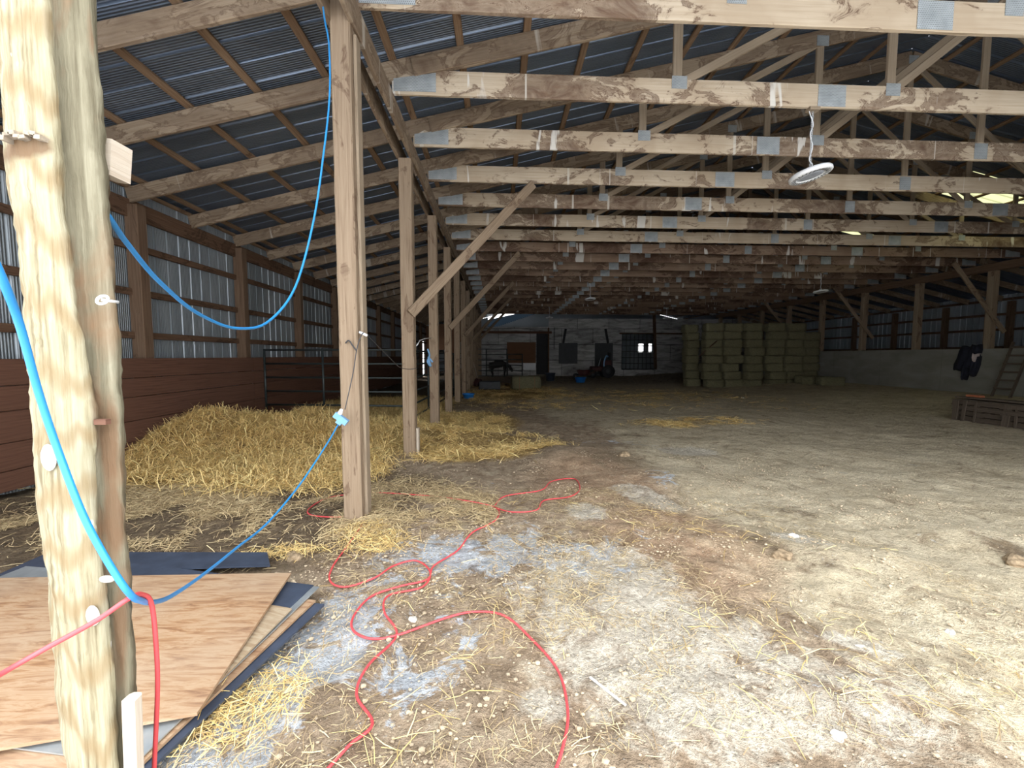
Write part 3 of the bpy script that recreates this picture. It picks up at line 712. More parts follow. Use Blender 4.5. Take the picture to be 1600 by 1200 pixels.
# ------------------------------------------------------------------ near jamb post
def near_post():
    root = empty('jamb_post', (-.93, .98, 0))
    rows = []
    for y in range(-1400, 1701, 12):
        le = np.interp(y, [-1400, 0, 200, 450, 700, 850, 1000, 1150, 1700], [-20, -12, 4, 35, 50, 66, 80, 97, 150])
        re = np.interp(y, [-1400, 0, 220, 450, 700, 850, 1050, 1200, 1700], [80, 148, 164, 182, 196, 200, 212, 222, 255])
        se = np.interp(y, [-1400, 0, 300, 500, 650, 800, 1050, 1700], [40, 78, 98, 124, 150, 150, 178, 215])
        a = 1.8*math.sin(y*.021)+1.1*math.sin(y*.083+1)+random.uniform(-.5, .5)
        b = 1.6*math.sin(y*.047+2)+1.2*math.sin(y*.11)+random.uniform(-.6, .6)
        rows.append((y, le+a, se+b*.5, re+b*.6))
    mb = MB(); nseg = 0; grey = []; stn = []
    def stain(x, y):
        b = lambda cx, cy, rx, ry: max(0, 1-math.hypot((x-cx)/rx, (y-cy)/ry))
        return min(1, 1.5*b(40, 228, 65, 28)+1.3*b(172, 700, 22, 120)+1.3*b(178, 830, 26, 70)+.8*b(150, 620, 18, 120)+1.0*b(190, 1010, 22, 160)+.9*b(135, 30, 14, 90)+.7*b(112, 390, 12, 60))
    Y0 = .86
    for (y, le, se, re) in rows:
        l = at(le, y, Y0); s_ = at(se, y, Y0); r_ = at(re, y, Y0); z = (l.z+r_.z)/2
        pts = []
        wd = s_.x-l.x
        def X_(q, d): return at(q, y, Y0+d).x
        for t, d in ((0, .05), (.04, .025), (.1, .012), (.2, .004), (.34, .0), (.55, -.003), (.78, .0), (.9, .006), (1.0, .014)): pts.append((X_(le+(se-le)*t, d), Y0+d, 0, le+(se-le)*t))
        w2 = r_.x-s_.x
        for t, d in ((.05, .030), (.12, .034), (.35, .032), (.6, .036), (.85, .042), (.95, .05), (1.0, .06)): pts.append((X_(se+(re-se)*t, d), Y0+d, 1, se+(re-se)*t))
        pts += [(X_(re-1, .14), Y0+.14, 1, re), (X_(re-12, .2), Y0+.2, 1, re), (X_(le+25, .2), Y0+.2, 0, le), (X_(le+3, .13), Y0+.13, 0, le)]
        nseg = len(pts)
        for i_, (x_, y_, g_, q_) in enumerate(pts):
            k = .0016*math.sin(z*19+i_*1.3)*math.sin(z*7+i_*.4)+random.uniform(-.0009, .0009)
            mb.v.append(Vector((x_+k, y_+k*1.3, z))-Vector((-.93, .98, 0))); grey.append(g_); stn.append(stain(q_, y))
    m = len(rows)
    for k in range(m-1):
        for i in range(nseg):
            j = (i+1) % nseg
            mb.face([k*nseg+i, k*nseg+j, (k+1)*nseg+j, (k+1)*nseg+i], [(0, 0)]*4, True)
    o = mb.build('shaft', M['near'], root)
    A = o.data.color_attributes.new('grey', 'FLOAT_COLOR', 'POINT')
    A.data.foreach_set('color', [c for g_ in grey for c in (g_, g_, g_, 1)])
    A = o.data.color_attributes.new('stain', 'FLOAT_COLOR', 'POINT'); A.data.foreach_set('color', [c for g_ in stn for c in (g_, g_, g_, 1)])
    L = lambda p: p-Vector((-.93, .98, 0))
    c = MB(); p = L(at(178, 252, .96)); c.box(p, (.032, .05, .075), rot=Matrix.Rotation(.12, 3, 'Y')); c.build('block', M['cream'], root)
    c = MB(); p = L(at(163, 469, .865)); c.tube([p+Vector((.0105*math.cos(a), -.004+.004*math.sin(a), .0085*math.sin(a))) for a in np.linspace(.3, 2*math.pi+.1, 20)], .0028, 8); c.tube([p+Vector((.0, -.004, 0)), p+Vector((.0, .03, 0))], .003, 6); c.build('screw_eye', M['white'], root)
    c = MB(); p = L(at(160, 659, .875)); c.box(p, (.024, .012, .011)); c.build('peg', M['plank'], root)
    c = MB(); c.timber(L(at(206, 1090, .87)), L(at(226, 1700, .87)), .028, .03, (0, 1, 0), n=6, jit=.0006); c.build('cleat', M['cream'], root)
    # sawn notch with a splintered edge near the top
    c = MB(); 
    for k in range(9):
        x = 2+k*8; p = L(at(x, 214+4*math.sin(k*1.7), Y0-.004)); c.box(p, (.012, .02, .006+.003*random.random()), rot=Matrix.Rotation(random.uniform(-.3, .3), 3, 'Y'))
    c.build('splinters', M['splint'], root)
    # pale knots and scars
    for (x, y, a, b) in ((76, 715, 12, 21), (167, 905, 12, 6), (145, 962, 11, 17)):
        c = MB(); p = L(at(x, y, Y0-.0015)); rr = 1/F*Y0
        c.lathe([(0.001, .003), (.6, .0028), (.9, .0018), (1.0, 0)], (0, 0, 0), 16, Matrix.Rotation(math.pi/2, 3, 'X'))
        c.v = [p+Vector((v.x*a*rr, v.y, v.z*b*rr))*1 for v in c.v]; c.build('scar', M['scar'], root)
    return tag(root, 'thick rough pale timber door jamb, closest post at the left edge', 'post')
near_post()

# ------------------------------------------------------------------ cords
def cord(name, P, r, mat, lab, cat, k=8):
    mb = MB(); mb.tube(spline(P, k), r, 8); return tag(mb.build(name, mat), lab, cat)
B1 = [(-60, 300, .62), (0, 428, .68), (30, 505, .74), (60, 612, .79), (90, 702, .815), (130, 805, .815), (170, 880, .82), (203, 928, .84), (222, 939, .91), (240, 941, 1.02), (270, 930, 1.2), (320, 896, 1.55), (370, 856, 1.95), (420, 815, 2.4), (470, 755, 2.9), (510, 695, 3.35), (528, 664, 3.6)]
cord('extension_cord', [at(*p) for p in B1], .0063, M['blue_cord'], 'blue extension cord looping across the jamb post to the hanging socket block', 'cord')
B2 = [(160, 325, 1.03), (172, 342, 1.07), (200, 382, 1.2), (250, 441, 1.45), (310, 490, 1.8), (370, 513, 2.15), (420, 502, 2.5), (462, 447, 2.8), (490, 345, 3.05), (505, 245, 3.2), (515, 150, 3.35), (514, 70, 3.5), (507, 28, 3.6), (500, -30, 3.7)]
cord('extension_cord', [at(*p) for p in B2], .0072, M['blue_cord'], 'blue cord hanging in a long loop behind the jamb post', 'cord')
R1 = [(-40, 1078, .7), (0, 1054, .75), (70, 1014, .8), (150, 970, .82), (200, 936, .845), (222, 929, .90), (237, 945, .95), (244, 1010, .97), (246, 1080, .98), (241, 1200, 1.0), (236, 1330, 1.03), (230, 1480, 1.05)]
cord('extension_cord', [at(*p) for p in R1], .0052, M['red_cord'], 'red cord draped across the jamb post and hanging down beside it', 'cord')
def gc(P, dz=.012): return [gp(x, y, dz) for x, y in P]
P = [(500, 1215), (545, 1165), (582, 1130), (557, 1085), (575, 1040), (620, 992), (600, 955), (608, 930), (660, 917), (672, 893), (650, 876), (615, 884), (585, 903), (540, 917), (516, 908), (520, 885), (545, 850), (567, 818), (573, 803), (577, 782)]
cord('extension_cord', gc(P), .0065, M['red_cord'], 'red cord on the dirt running to the foot of the nearest row post', 'cord', 6)
P = [(860, 1225), (880, 1165), (887, 1110), (872, 1048), (832, 1000), (788, 962), (740, 956), (695, 966), (622, 992), (580, 998), (552, 985), (553, 962), (580, 932), (625, 916), (668, 905), (678, 884), (715, 860), (738, 832), (775, 812), (772, 792), (700, 778), (645, 773), (585, 770), (520, 776), (486, 792), (484, 804), (520, 808), (560, 806)]
cord('extension_cord', gc(P, .016), .0065, M['red_cord'], 'red cord curving in a wide arc over the foreground dirt', 'cord', 6)
P = [(774, 793), (800, 800), (838, 797), (850, 782), (890, 776), (906, 764), (897, 748), (862, 752), (845, 766), (790, 775), (773, 790)]
cord('extension_cord', gc(P, .012), .0065, M['red_cord'], 'small red cord loop lying farthest on the dirt behind the others', 'cord', 6)

# socket block hanging on the first row post
root = empty('socket_block', at(533, 655, 3.62))
c = MB(); q = Matrix.Rotation(R(38), 3, 'Y'); c.box((0, 0, .005), (.13, .045, .05), rot=q); c.box((-.01, 0, -.02), (.05, .04, .05), rot=q); c.build('body', M['blue_plug'], root)
c = MB(); c.tube([(-.025, 0, .02), (-.005, 0, .06), (.008, 0, .09)], [.016, .02, .012], 10); c.build('plug', M['white'], root)
tag(root, 'pale blue three-way socket block with white plug at the nearest row post', 'socket block')
W1 = [(539, 640, 3.62), (548, 600, 3.66), (553, 575, 3.7), (557, 548, 3.7), (563, 528, 3.72), (570, 521, 3.75), (590, 540, 4.1), (606, 556, 4.6), (622, 572, 5.1), (628, 575, 5.6), (640, 577, 6.02), (652, 575, 6.06)]
cord('wire', [at(*p) for p in W1], .0045, M['wire'], 'thin dark wire from the socket block across to the second row post', 'wire')
c = MB(); c.tube([at(562, 519, 3.75), at(573, 524, 3.72)], .012, 8); tag(c.build('insulator', M['white']), 'small white insulator knob on the right edge of the nearest row post', 'insulator')
c = MB(); c.tube(spline([at(540, 536, 3.75), at(545, 532, 3.74), at(551, 540, 3.74), at(557, 548, 3.74)]), .006, 6); tag(c.build('wire_hook', M['wire']), 'bent black wire hook on the face of the nearest row post', 'hook')
c = MB(); c.tube(spline([at(668, 545, 8.6), at(671, 555, 8.61), at(668, 565, 8.6), at(673, 572, 8.62), at(669, 558, 8.62), at(676, 566, 8.63)]), .02, 6); tag(c.build('rope_knot', M['blue_plug']), 'tangle of blue rope tied at the third row post', 'rope')
c = MB(); c.tube([at(x, y, 6.3+(x-651)*.1) for x, y in ((651, 540), (656, 532), (664, 529), (674, 528))], .008, 6); tag(c.build('rope', M['white']), 'short grey rope between the second and third row posts', 'rope')

# ------------------------------------------------------------------ plywood sheets
def flat(name, quad, z, th, mat, lab, cat='sheet'):
    c = MB(); pts = [Vector((x, y, z_)) for (x, y), z_ in zip(quad, z)]
    c.poly(pts, th); return tag(c.build(name, mat), lab, cat, 'sheets stacked at the jamb post')
zb = .10
def pxs(P, z):
    out = []
    for x, y in P:
        d = ray(x, y); t = (CAMZ-z)/-d.z; out.append((d.x*t, d.y*t))
    return out
q = pxs([(507, 945), (246, 1192)], .04); e = (Vector(q[1])-Vector(q[0])).normalized(); nrm2 = Vector((-abs(e.y), e.x*(-1 if e.y > 0 else 1)))
nrm2 = Vector((e.y, -e.x)); nrm2 = nrm2 if nrm2.x < 0 else -nrm2
def sheetq(c0, e, L, W, back=0): 
    nn = Vector((e.y, -e.x)); nn = nn if nn.x < 0 else -nn
    a = Vector(c0); return [a+nn*W, a, a+e*L, a+e*L+nn*W]
a = Vector(q[0])
flat('steel_sheet', [tuple(v) for v in sheetq(a, e, 2.0, 2.4)][::1], (.045,)*4, .012, M['navy'], 'dark blue sheet at the bottom of the stack with its long edge on the ice')
q2 = pxs([(493, 938), (300, 1120)], .06); e2 = (Vector(q2[1])-Vector(q2[0])).normalized()
flat('plywood_sheet', [tuple(v) for v in sheetq(q2[0], e2, 1.25, 2.0)], (.062,)*4, .012, M['ply'], 'narrow orange-brown plywood edge showing under the grey strip', 'plywood')
flat('steel_sheet', [tuple(v) for v in sheetq(Vector(pxs([(499, 917)], .072)[0]), (Vector(pxs([(300, 1108)], .072)[0])-Vector(pxs([(499, 917)], .072)[0])).normalized(), 1.15, 2.2)], (.074,)*4, .006, M['steel'], 'grey sheet strip near the stack edge beside the dark blue corner')
q3 = pxs([(478, 914), (330, 903)], .08)
flat('steel_sheet', [(-2.9, 2.98), tuple(pxs([(490, 914)], .08)[0]), tuple(pxs([(300, 1092)], .08)[0]), (-2.9, 1.7)], (.080,)*4, .006, M['navy'], 'dark blue sheet corner poking out right of the top plywood')
flat('plywood_sheet', [(-2.2, 2.6), tuple(pxs([(456, 951)], .09)[0]), tuple(pxs([(345, 1062)], .09)[0]), (-2.2, 1.75)], (.092,)*4, .009, M['ply2'], 'pale plywood piece between the top plywood and the dark blue sheet', 'plywood')
T = pxs([(455, 896), (308, 1114), (-120, 1185), (-140, 903)], .11)
flat('plywood_sheet', [T[3], T[0], T[1], T[2]], (.10, .115, .112, .10), .014, M['ply'], 'large reddish grained plywood sheet on top behind the jamb post', 'plywood')
# pale worn edge strips, part of the look of the top sheet
U = pxs([(345, 895), (200, 884), (190, 912), (340, 908)], .08)
flat('steel_sheet', [(-3.4, 3.12), (-1.75, 3.06), (-1.62, 2.86), (-3.4, 2.8)], (.070,)*4, .01, M['navy'], 'dark blue sheet showing beyond the far edge of the top plywood')

# ------------------------------------------------------------------ straw
def strands(name, pts, lmin, lmax, wd, mat, lab, cat='straw', lift=.02, tilt=.35, jump=0):
    n = len(pts); x, y = pts[:, 0], pts[:, 1]
    z = gh(x, y)+rng.uniform(.002, lift, n)
    L = rng.uniform(lmin, lmax, n); az = rng.uniform(0, 2*np.pi, n); el = rng.normal(0, tilt*.5, n)
    d = np.stack([np.cos(az)*np.cos(el), np.sin(az)*np.cos(el), np.sin(el)], -1)*L[:, None]/2
    s_ = np.stack([-np.sin(az), np.cos(az), rng.uniform(-.6, .6, n)], -1); s_ /= np.linalg.norm(s_, axis=1)[:, None]
    wv = (wd*rng.uniform(.6, 1.3, n))[:, None]/2*s_
    c = np.stack([x, y, z+np.abs(d[:, 2])*.6], -1); sag = np.zeros((n, 3)); sag[:, 2] = L*rng.uniform(-.02, .1, n); sag[:, :2] = rng.normal(0, .06, (n, 2))*L[:, None]
    V = np.stack([c-d-wv, c-d+wv, c+sag+wv, c+sag-wv, c+d+wv*.7, c+d-wv*.7], 1).reshape(-1, 3)
    b = np.arange(n)*6
    Fc = np.concatenate([np.stack([b, b+1, b+2, b+3], -1), np.stack([b+3, b+2, b+4, b+5], -1)])
    me = bpy.data.meshes.new(name); me.from_pydata(V.tolist(), [], Fc.tolist())
    u = me.uv_layers.new(name='UVMap'); rv = rng.uniform(0, 1, n); rv = np.concatenate([rv, rv]); u.data.foreach_set('uv', np.repeat(np.stack([rv, rv], -1), 4, axis=0).reshape(-1))
    me.materials.append(mat); o = bpy.data.objects.new(name, me); COL.objects.link(o); tag(o, lab, cat); o['kind'] = 'stuff'; return o
def sample(n, fn, x0, x1, y0, y1):
    out = []
    while sum(len(a) for a in out) < n:
        x = rng.uniform(x0, x1, n*2); y = rng.uniform(y0, y1, n*2); k = rng.uniform(0, 1, n*2) < fn(x, y); out.append(np.stack([x[k], y[k]], -1))
    return np.concatenate(out)[:n]
clump = lambda x, y, s: np.clip(.25+2.2*fbm(x*2.2, y*2.2, s, 3), 0.03, 1)
edge = lambda x, y: ((y > 4.75-.12*(x+5)+.35*vnoise(x*1.5, y*1.5, 3)) & (x < -1.55+.2*(y-7))).astype(float)
inh = lambda x, y: sm(4.5, 5.3, y+.6*vnoise(x*1.3, y*1.3, 88)+.22*(-2-x)*0)*sm(-1.3, -2.0, x+.5*vnoise(x*1.1+9, y*1.1, 5))*(1-.6*sm(8, 13, y))
strands('straw_bedding', sample(70000, inh, XL+.3, -1.3, 4.3, 14), .08, .26, .0065, M['straw'], 'golden straw heaped against the left planks inside the post row', lift=.07, tilt=.8)
strands('straw_bedding', sample(16000, lambda x, y: np.clip((blob(x, y, -.45, 6.9, 1.25, .95, -.25, .5)+blob(x, y, -.9, 9.0, .9, 1.6, 0, .6))*clump(x, y, 4)*1.4, 0, 1), -2, 2, 5, 12), .08, .24, .007, M['straw'], 'golden straw drift spilling right from the second and third row posts', lift=.045, tilt=.5)
strands('straw_bedding', sample(5000, lambda x, y: clump(x, y, 6)*blob(x, y, .6, 17, 2.0, 4, 0, .6), -2, 4, 11, 24), .12, .35, .014, M['straw'], 'thin dull straw layer around the loose bale', lift=.03)
strands('straw_scatter', sample(1600, lambda x, y: blob(x, y, 4.5, 9.2, 1.2, .45, .1, .7)*clump(x, y, 8), 2.5, 6.5, 8, 11), .1, .25, .009, M['straw'], 'yellow straw wisp lying on the open dirt in mid floor', lift=.02)
strands('straw_scatter', sample(2600, lambda x, y: clump(x, y, 16)*blob(x, y, 5.5, 15, 4, 3, 0, .7), 1, 10, 11, 19), .12, .3, .012, M['straw'], 'faint straw litter across the far floor', lift=.015)
strands('chaff_litter', sample(27000, lambda x, y: np.clip(blob(x, y, -2.9, 4.1, 2.2, 1.0, 0, .5)*.9+blob(x, y, -1.0, 4.0, .9, .5, 0, .6)*.7, 0, 1)*clump(x, y, 18), -5.3, 0, 2.9, 5.4), .04, .16, .0045, M['chaff'], 'trampled chaff and manure litter left of the nearest row post', 'chaff', lift=.018)
strands('chaff_litter', sample(9000, lambda x, y: clump(x, y, 10)*(1-.6*sm(.8, 2.2, x)), -1.4, 3.2, 1.45, 4.6), .02, .10, .0026, M['chaff'], 'short chaff bits scattered over the foreground dirt', 'chaff', lift=.012)
strands('straw_scatter', sample(520, lambda x, y: clump(x, y, 12), -1.2, 3.0, 1.5, 4.2), .08, .2, .0032, M['straw'], 'single yellow straws strewn over the foreground dirt', lift=.014, tilt=.2)
strands('straw_scatter', sample(2200, lambda x, y: np.clip(blob(x, y, -.98, 3.3, .22, .18, 0, .8)+blob(x, y, -1.2, 3.55, .2, .1, .3, .8)+blob(x, y, -1.15, 1.75, .22, .2, .5, .8)*.8+blob(x, y, -1.7, 3.2, .3, .08, 0, .8), 0, 1), -2.2, -.4, 1.5, 3.9), .04, .13, .0032, M['straw'], 'small straw tufts beside the sheet stack', lift=.03, tilt=.5)
c = MB(); a = gp(922, 1058, .015); b = gp(978, 1102, .015); c.timber(a, b, .012, .005); tag(c.build('plastic_stick', M['white']), 'white plastic stick lying on the foreground dirt', 'stick')
# stones and clods
def rock(loc, s, mat, name, lab, cat, grp=None):
    bm = bmesh.new(); bmesh.ops.create_icosphere(bm, subdivisions=3, radius=1)
    k = random.random()*50
    for v in bm.verts:
        f = 1+.28*math.sin(v.co.x*3+k)*math.sin(v.co.y*4+k*2)+.12*math.sin(v.co.x*9+k)*math.sin(v.co.z*8+k)*math.sin(v.co.y*11)+.05*random.uniform(-1, 1); v.co = Vector((v.co.x*s[0], v.co.y*s[1], v.co.z*s[2]))*f
    me = bpy.data.meshes.new(name); bm.to_mesh(me); bm.free(); me.materials.append(mat)
    o = bpy.data.objects.new(name, me); COL.objects.link(o); o.location = loc; return tag(o, lab, cat, grp)
M['clod'] = plain('dirt clod', (.26, .195, .125), .95, 0, .5, .1, 26); M['stone'] = plain('pale stone', (.60, .57, .52), .8, 0, .25, .3, 20); M['darkclod'] = plain('manure', (.10, .065, .04), .9, 0, .4, .1, 20)
for (x, y, s, lab) in ((1485, 988, .03, 'grey stone half sunk in the tan dirt'), (1240, 838, .05, 'white chalky clod in the tan dirt right of centre'), (1345, 1012, .03, 'pale clod in the churned dirt'), (645, 968, .03, 'white stone inside the red cord loop'), (1310, 1150, .035, 'white stone near the bottom edge, right of centre'), (1160, 622, .07, 'white scrap on the far dirt floor')):
    rock(gp(x, y, s*.1), (s*.8, s*.6, s*.5), M['stone'], 'stone', lab, 'stone')
for (x, y, s, lab) in ((460, 872, .07, 'brown dirt clod beyond the plywood corner'), (345, 772, .05, 'dark manure lump at the straw edge, left one'), (405, 769, .05, 'dark manure lump at the straw edge, right one'), (1222, 868, .07, 'clod at the left rim of the churned track'), (1590, 880, .09, 'dark clod at the right edge of the picture'), (975, 712, .09, 'brown dirt hump beyond the red cords')):
    rock(gp(x, y, 0), (s*1.0, s*.8, s*.6), M['darkclod'] if 'dark m' in lab else M['clod'], 'dirt_clod', lab, 'clod')

pb = []
base_bm = None
for k in range(1): pass
def pebbles():
    V = []; Fc = []; 
    ico = bmesh.new(); bmesh.ops.create_icosphere(ico, subdivisions=1, radius=1); iv = np.array([v.co[:] for v in ico.verts]); fi = np.array([[v.index for v in f.verts] for f in ico.faces]); ico.free()
    P_ = sample(7000, lambda x, y: clump(x, y, 70), -1.6, 4.6, 1.4, 6.0)
    for i, (x, y) in enumerate(P_):
        s_ = rng.lognormal(-5.5, .5); s_ = min(s_, .014); vv = iv*(1+rng.uniform(-.25, .25, iv.shape))*np.array([s_*1.2, s_, s_*.7]); V.append(vv+np.array([x, y, gz(x, y)+s_*.25+.006])); Fc.append(fi+i*len(iv))
    me = bpy.data.meshes.new('crumbs'); me.from_pydata(np.concatenate(V).tolist(), [], np.concatenate(Fc).tolist()); me.materials.append(M['crumb'])
    o = bpy.data.objects.new('dirt_crumbs', me); COL.objects.link(o); tag(o, 'crumbs of tan dirt strewn over the foreground floor', 'dirt'); o['kind'] = 'stuff'
M['crumb'] = plain('dirt crumbs', (.47, .38, .27), .95, 0, .35, .1, 3)
pebbles()

# ------------------------------------------------------------------ hay bales
def bale_mesh(seed, L=.98, W=.5, H=.385):
    rnd = random.Random(seed); bm = bmesh.new(); bmesh.ops.create_cube(bm, size=1)
    bmesh.ops.subdivide_edges(bm, edges=bm.edges[:], cuts=5, use_grid_fill=True)
    for v in bm.verts:
        p = v.co*2; q = Vector(p)
        for ax in range(3):
            q[ax] = p[ax]*(1-.05*(p[(ax+1) % 3]**4)*(abs(p[ax]) > .9)-.04*(p[(ax+2) % 3]**4)*(abs(p[ax]) > .9))
        dent = .02*math.cos(p.x*math.pi*1.5+.3) if abs(p.z) > .9 or abs(p.y) > .9 else 0
        v.co = Vector((q.x*L/2, q.y*(W/2-dent*.6), q.z*(H/2-dent*.5)))+Vector((rnd.uniform(-1, 1), rnd.uniform(-1, 1), rnd.uniform(-1, 1)))*.02
    for f in bm.faces: f.smooth = True
    me = bpy.data.meshes.new('bale'); bm.to_mesh(me); bm.free(); me.materials.append(M['hay']); return me
BM_ = [bale_mesh(i) for i in range(4)]
def bale(x, y, z, rz, lab, grp):
    o = bpy.data.objects.new('hay_bale', random.choice(BM_)); COL.objects.link(o); o.location = (x, y, z+.1925); o.rotation_euler = (random.uniform(-.02, .02), random.uniform(-.02, .02), rz+random.uniform(-.05, .05)+random.choice((0, math.pi)))
    return tag(o, lab, 'hay bale', grp)
Yh = 19.6
stacks = [('leftmost narrow', [1079], 0, 20.6, 8), ('broad second', [1112, 1141], 0, 19.7, 8), ('tall third', [1175], 0, 19.4, 8), ('fourth', [1209, 1238], 0, 19.6, 8)]
zg = gz(11, 19.6)-.02
levels = ['bottom', 'second', 'third', 'fourth', 'fifth', 'sixth', 'seventh', 'top']
for nm, xs_, rz, yb, nl in stacks:
    for j, xp in enumerate(xs_):
        xx = px(xp, yb)
        for l in range(nl):
            half = '' if len(xs_) == 1 else (' left half' if j == 0 else ' right half')
            dx = random.uniform(-.09, .09)
            nw = .72 if nm == 'leftmost narrow' else (.8 if nm == 'tall third' else .88)
            o = bale(xx+dx, yb+random.uniform(-.09, .09)+(.0 if l > 0 else -.08), zg+l*.387, 0, 'hay bale, %s layer of the %s column of the big stack%s' % (levels[l], nm, ',' + half if half else ''), 'hay bales of the big stack')
            o.scale = (nw, 1, 1)
# the stack's right flank going back and stepping down
for r_, (yy, xx, nl) in enumerate(((20.3, 14.75, 8), (20.3, 15.6, 7), (21.3, 15.6, 8), (22.3, 15.7, 8))):
    for l in range(nl):
        if l == 0 and r_ < 1: continue
        bale(xx+random.uniform(-.05, .05), yy, zg+l*.387, 0, 'hay bale on the shadowed right flank of the stack, %s layer, %s pile back' % (levels[l], ORD[r_]), 'hay bales of the right flank')
for (xp, yp, rz) in ((1270, 603, .3), (1296, 604, -.1)):
    p = gp(xp, yp); bale(p.x, p.y, p.z-.03, rz, 'fallen hay bale on the floor right of the stack, %s of two' % ('left' if xp < 1280 else 'right'), 'fallen hay bales')
p = gp(1280, 601); bale(p.x+.0, p.y+.75, p.z, .1, 'hay bale on the floor behind the two fallen ones', 'fallen hay bales')
c = MB(); c.tube([at(1120, 533, 19.43), at(1092, 557, 19.40)], .025, 6); tag(c.build('pole', M['girt']), 'dark slanting pole leaning on the hay stack', 'pole')
# loose big bale in mid floor
def loose_bale():
    p = gp(822, 608); root = empty('hay_bale', (p.x, p.y+.3, p.z-.02)); me = bale_mesh(9, 1.35, .8, .62); o = bpy.data.objects.new('body', me); COL.objects.link(o); o.parent = root; o.location = (0, 0, .31)
    for dx in (-.35, .35):
        c = MB(); c.tube([(dx, -.42, .02), (dx, -.41, .6), (dx, 0, .64), (dx, .41, .6), (dx, .42, .02)], .008, 6); c.build('twine', M['orange'], root)
    root.rotation_euler[2] = .08
    tag(root, 'large loose green-grey hay bale on the straw in mid floor', 'hay bale')
loose_bale()

# ------------------------------------------------------------------ corral panels
def panel(p0, p1, z0, z1, nb, lab, r=.022, ups=(0, .42, 1), name='corral_panel', grp=None, mat=None):
    mat = mat or M['pipe']
    p0 = Vector((*p0, 0)); p1 = Vector((*p1, 0)); root = empty(name, (p0.x, p0.y, z0)); d = p1-p0
    for k in range(nb):
        z = (z1-z0)*(k/(nb-1)); c = MB(); c.tube([(0, 0, z), (d.x, d.y, z)], r, 8); c.build('rail', mat, root)
    for t in ups:
        c = MB(); c.tube([(d.x*t, d.y*t, -.02), (d.x*t, d.y*t, z1-z0+.03)], r*1.15, 8); c.build('upright', mat, root)
    return tag(root, lab, 'gate', grp)
a = at(413, 556, 9.3); b = at(634, 556, 8.9)
panel((a.x, a.y), (b.x, b.y), .16, 1.68, 6, 'dark pipe gate across the left aisle in the straw')
panel((b.x+.06, b.y+.05), (-1.75, 13.5), .16, 1.66, 6, 'dark pipe panel running back behind the third row post')
panel((-1.65, 13.6), (-1.6, 16.6), .1, 1.6, 6, 'dark pipe panel farther back along the left post row')
panel((-5.2, 25.5), (-1.6, 25.5), .1, 1.7, 6, 'dark pipe panel before the bright gaps in the far left corner')
a = at(746, 556, 27.6); b = at(792, 556, 27.6); panel((a.x, a.y), (b.x, b.y), .2, 2.0, 6, 'dark pipe panel left of the black calf', .03, (0, .3, 1))
a = at(793, 556, 27.4); b = at(816, 556, 25.6); panel((a.x, a.y), (b.x, b.y), .25, 1.65, 5, 'short angled pipe panel right of the black calf', .03, (0, 1))
# barred gate in the back wall opening
root = empty('barred_gate', (px(971, YB), YB-.12, pz(577, YB)))
Wg = px(1022, YB)-px(971, YB); Hg = pz(522, YB)-pz(577, YB)
for k in range(7): 
    c = MB(); c.tube([(0, 0, Hg*k/6), (Wg, 0, Hg*k/6)], .03, 6); c.build('rail', M['pipe'], root)
for k in range(9):
    c = MB(); c.tube([(Wg*k/8, 0, 0), (Wg*k/8, 0, Hg)], .02, 6); c.build('upright', M['pipe'], root)
tag(root, 'barred gate closing the opening in the back wall', 'gate')

# ------------------------------------------------------------------ calf
def calf():
    p = at(778, 580, 28.6); root_z = gz(p.x, 28.6)
    V = [(0, 0, .98), (.35, 0, 1.0), (.62, 0, 1.02), (.82, 0, .86), (.98, 0, .62), (1.08, 0, .42), (-.32, 0, 1.02), (-.52, 0, .96), (-.6, 0, .7), (-.6, 0, .42)]
    E = [(0, 1), (1, 2), (2, 3), (3, 4), (4, 5), (0, 6), (6, 7), (7, 8), (8, 9)]
    Rr = [.27, .27, .23, .15, .12, .08, .27, .2, .04, .03]
    for sx, base in ((.5, 2), (-.42, 6)):
        for sy in (-.15, .15):
            i = len(V); kb = -.06 if sx < 0 else .03
            V += [(sx, sy, .72), (sx+kb*.5, sy, .45), (sx-kb*.6+(.0), sy, .25), (sx, sy, .03)]; E += [(base, i), (i, i+1), (i+1, i+2), (i+2, i+3)]; Rr += [.12, .065, .045, .05]
    for sy in (-.14, .14):
        i = len(V); V += [(.93, sy*.8, .76), (.9, sy*1.3, .72)]; E += [(4, i), (i, i+1)]; Rr += [.035, .03]
    me = bpy.data.meshes.new('calf'); me.from_pydata(V, E, []); o = bpy.data.objects.new('calf', me); COL.objects.link(o)
    md = o.modifiers.new('skin', 'SKIN'); md.use_smooth_shade = True
    for v, r_ in zip(me.skin_vertices[0].data, Rr): v.radius = (r_, r_)
    me.skin_vertices[0].data[0].use_root = True
    o.modifiers.new('sub', 'SUBSURF').render_levels = 2; o.modifiers['sub'].levels = 1
    me.materials.append(M['hide']); o.location = (p.x, 28.6, root_z); o.scale = (.95, .95, .95); o.rotation_euler[2] = -.15
    tag(o, 'black calf standing with its head lowered behind the pipe panel', 'calf')
calf()

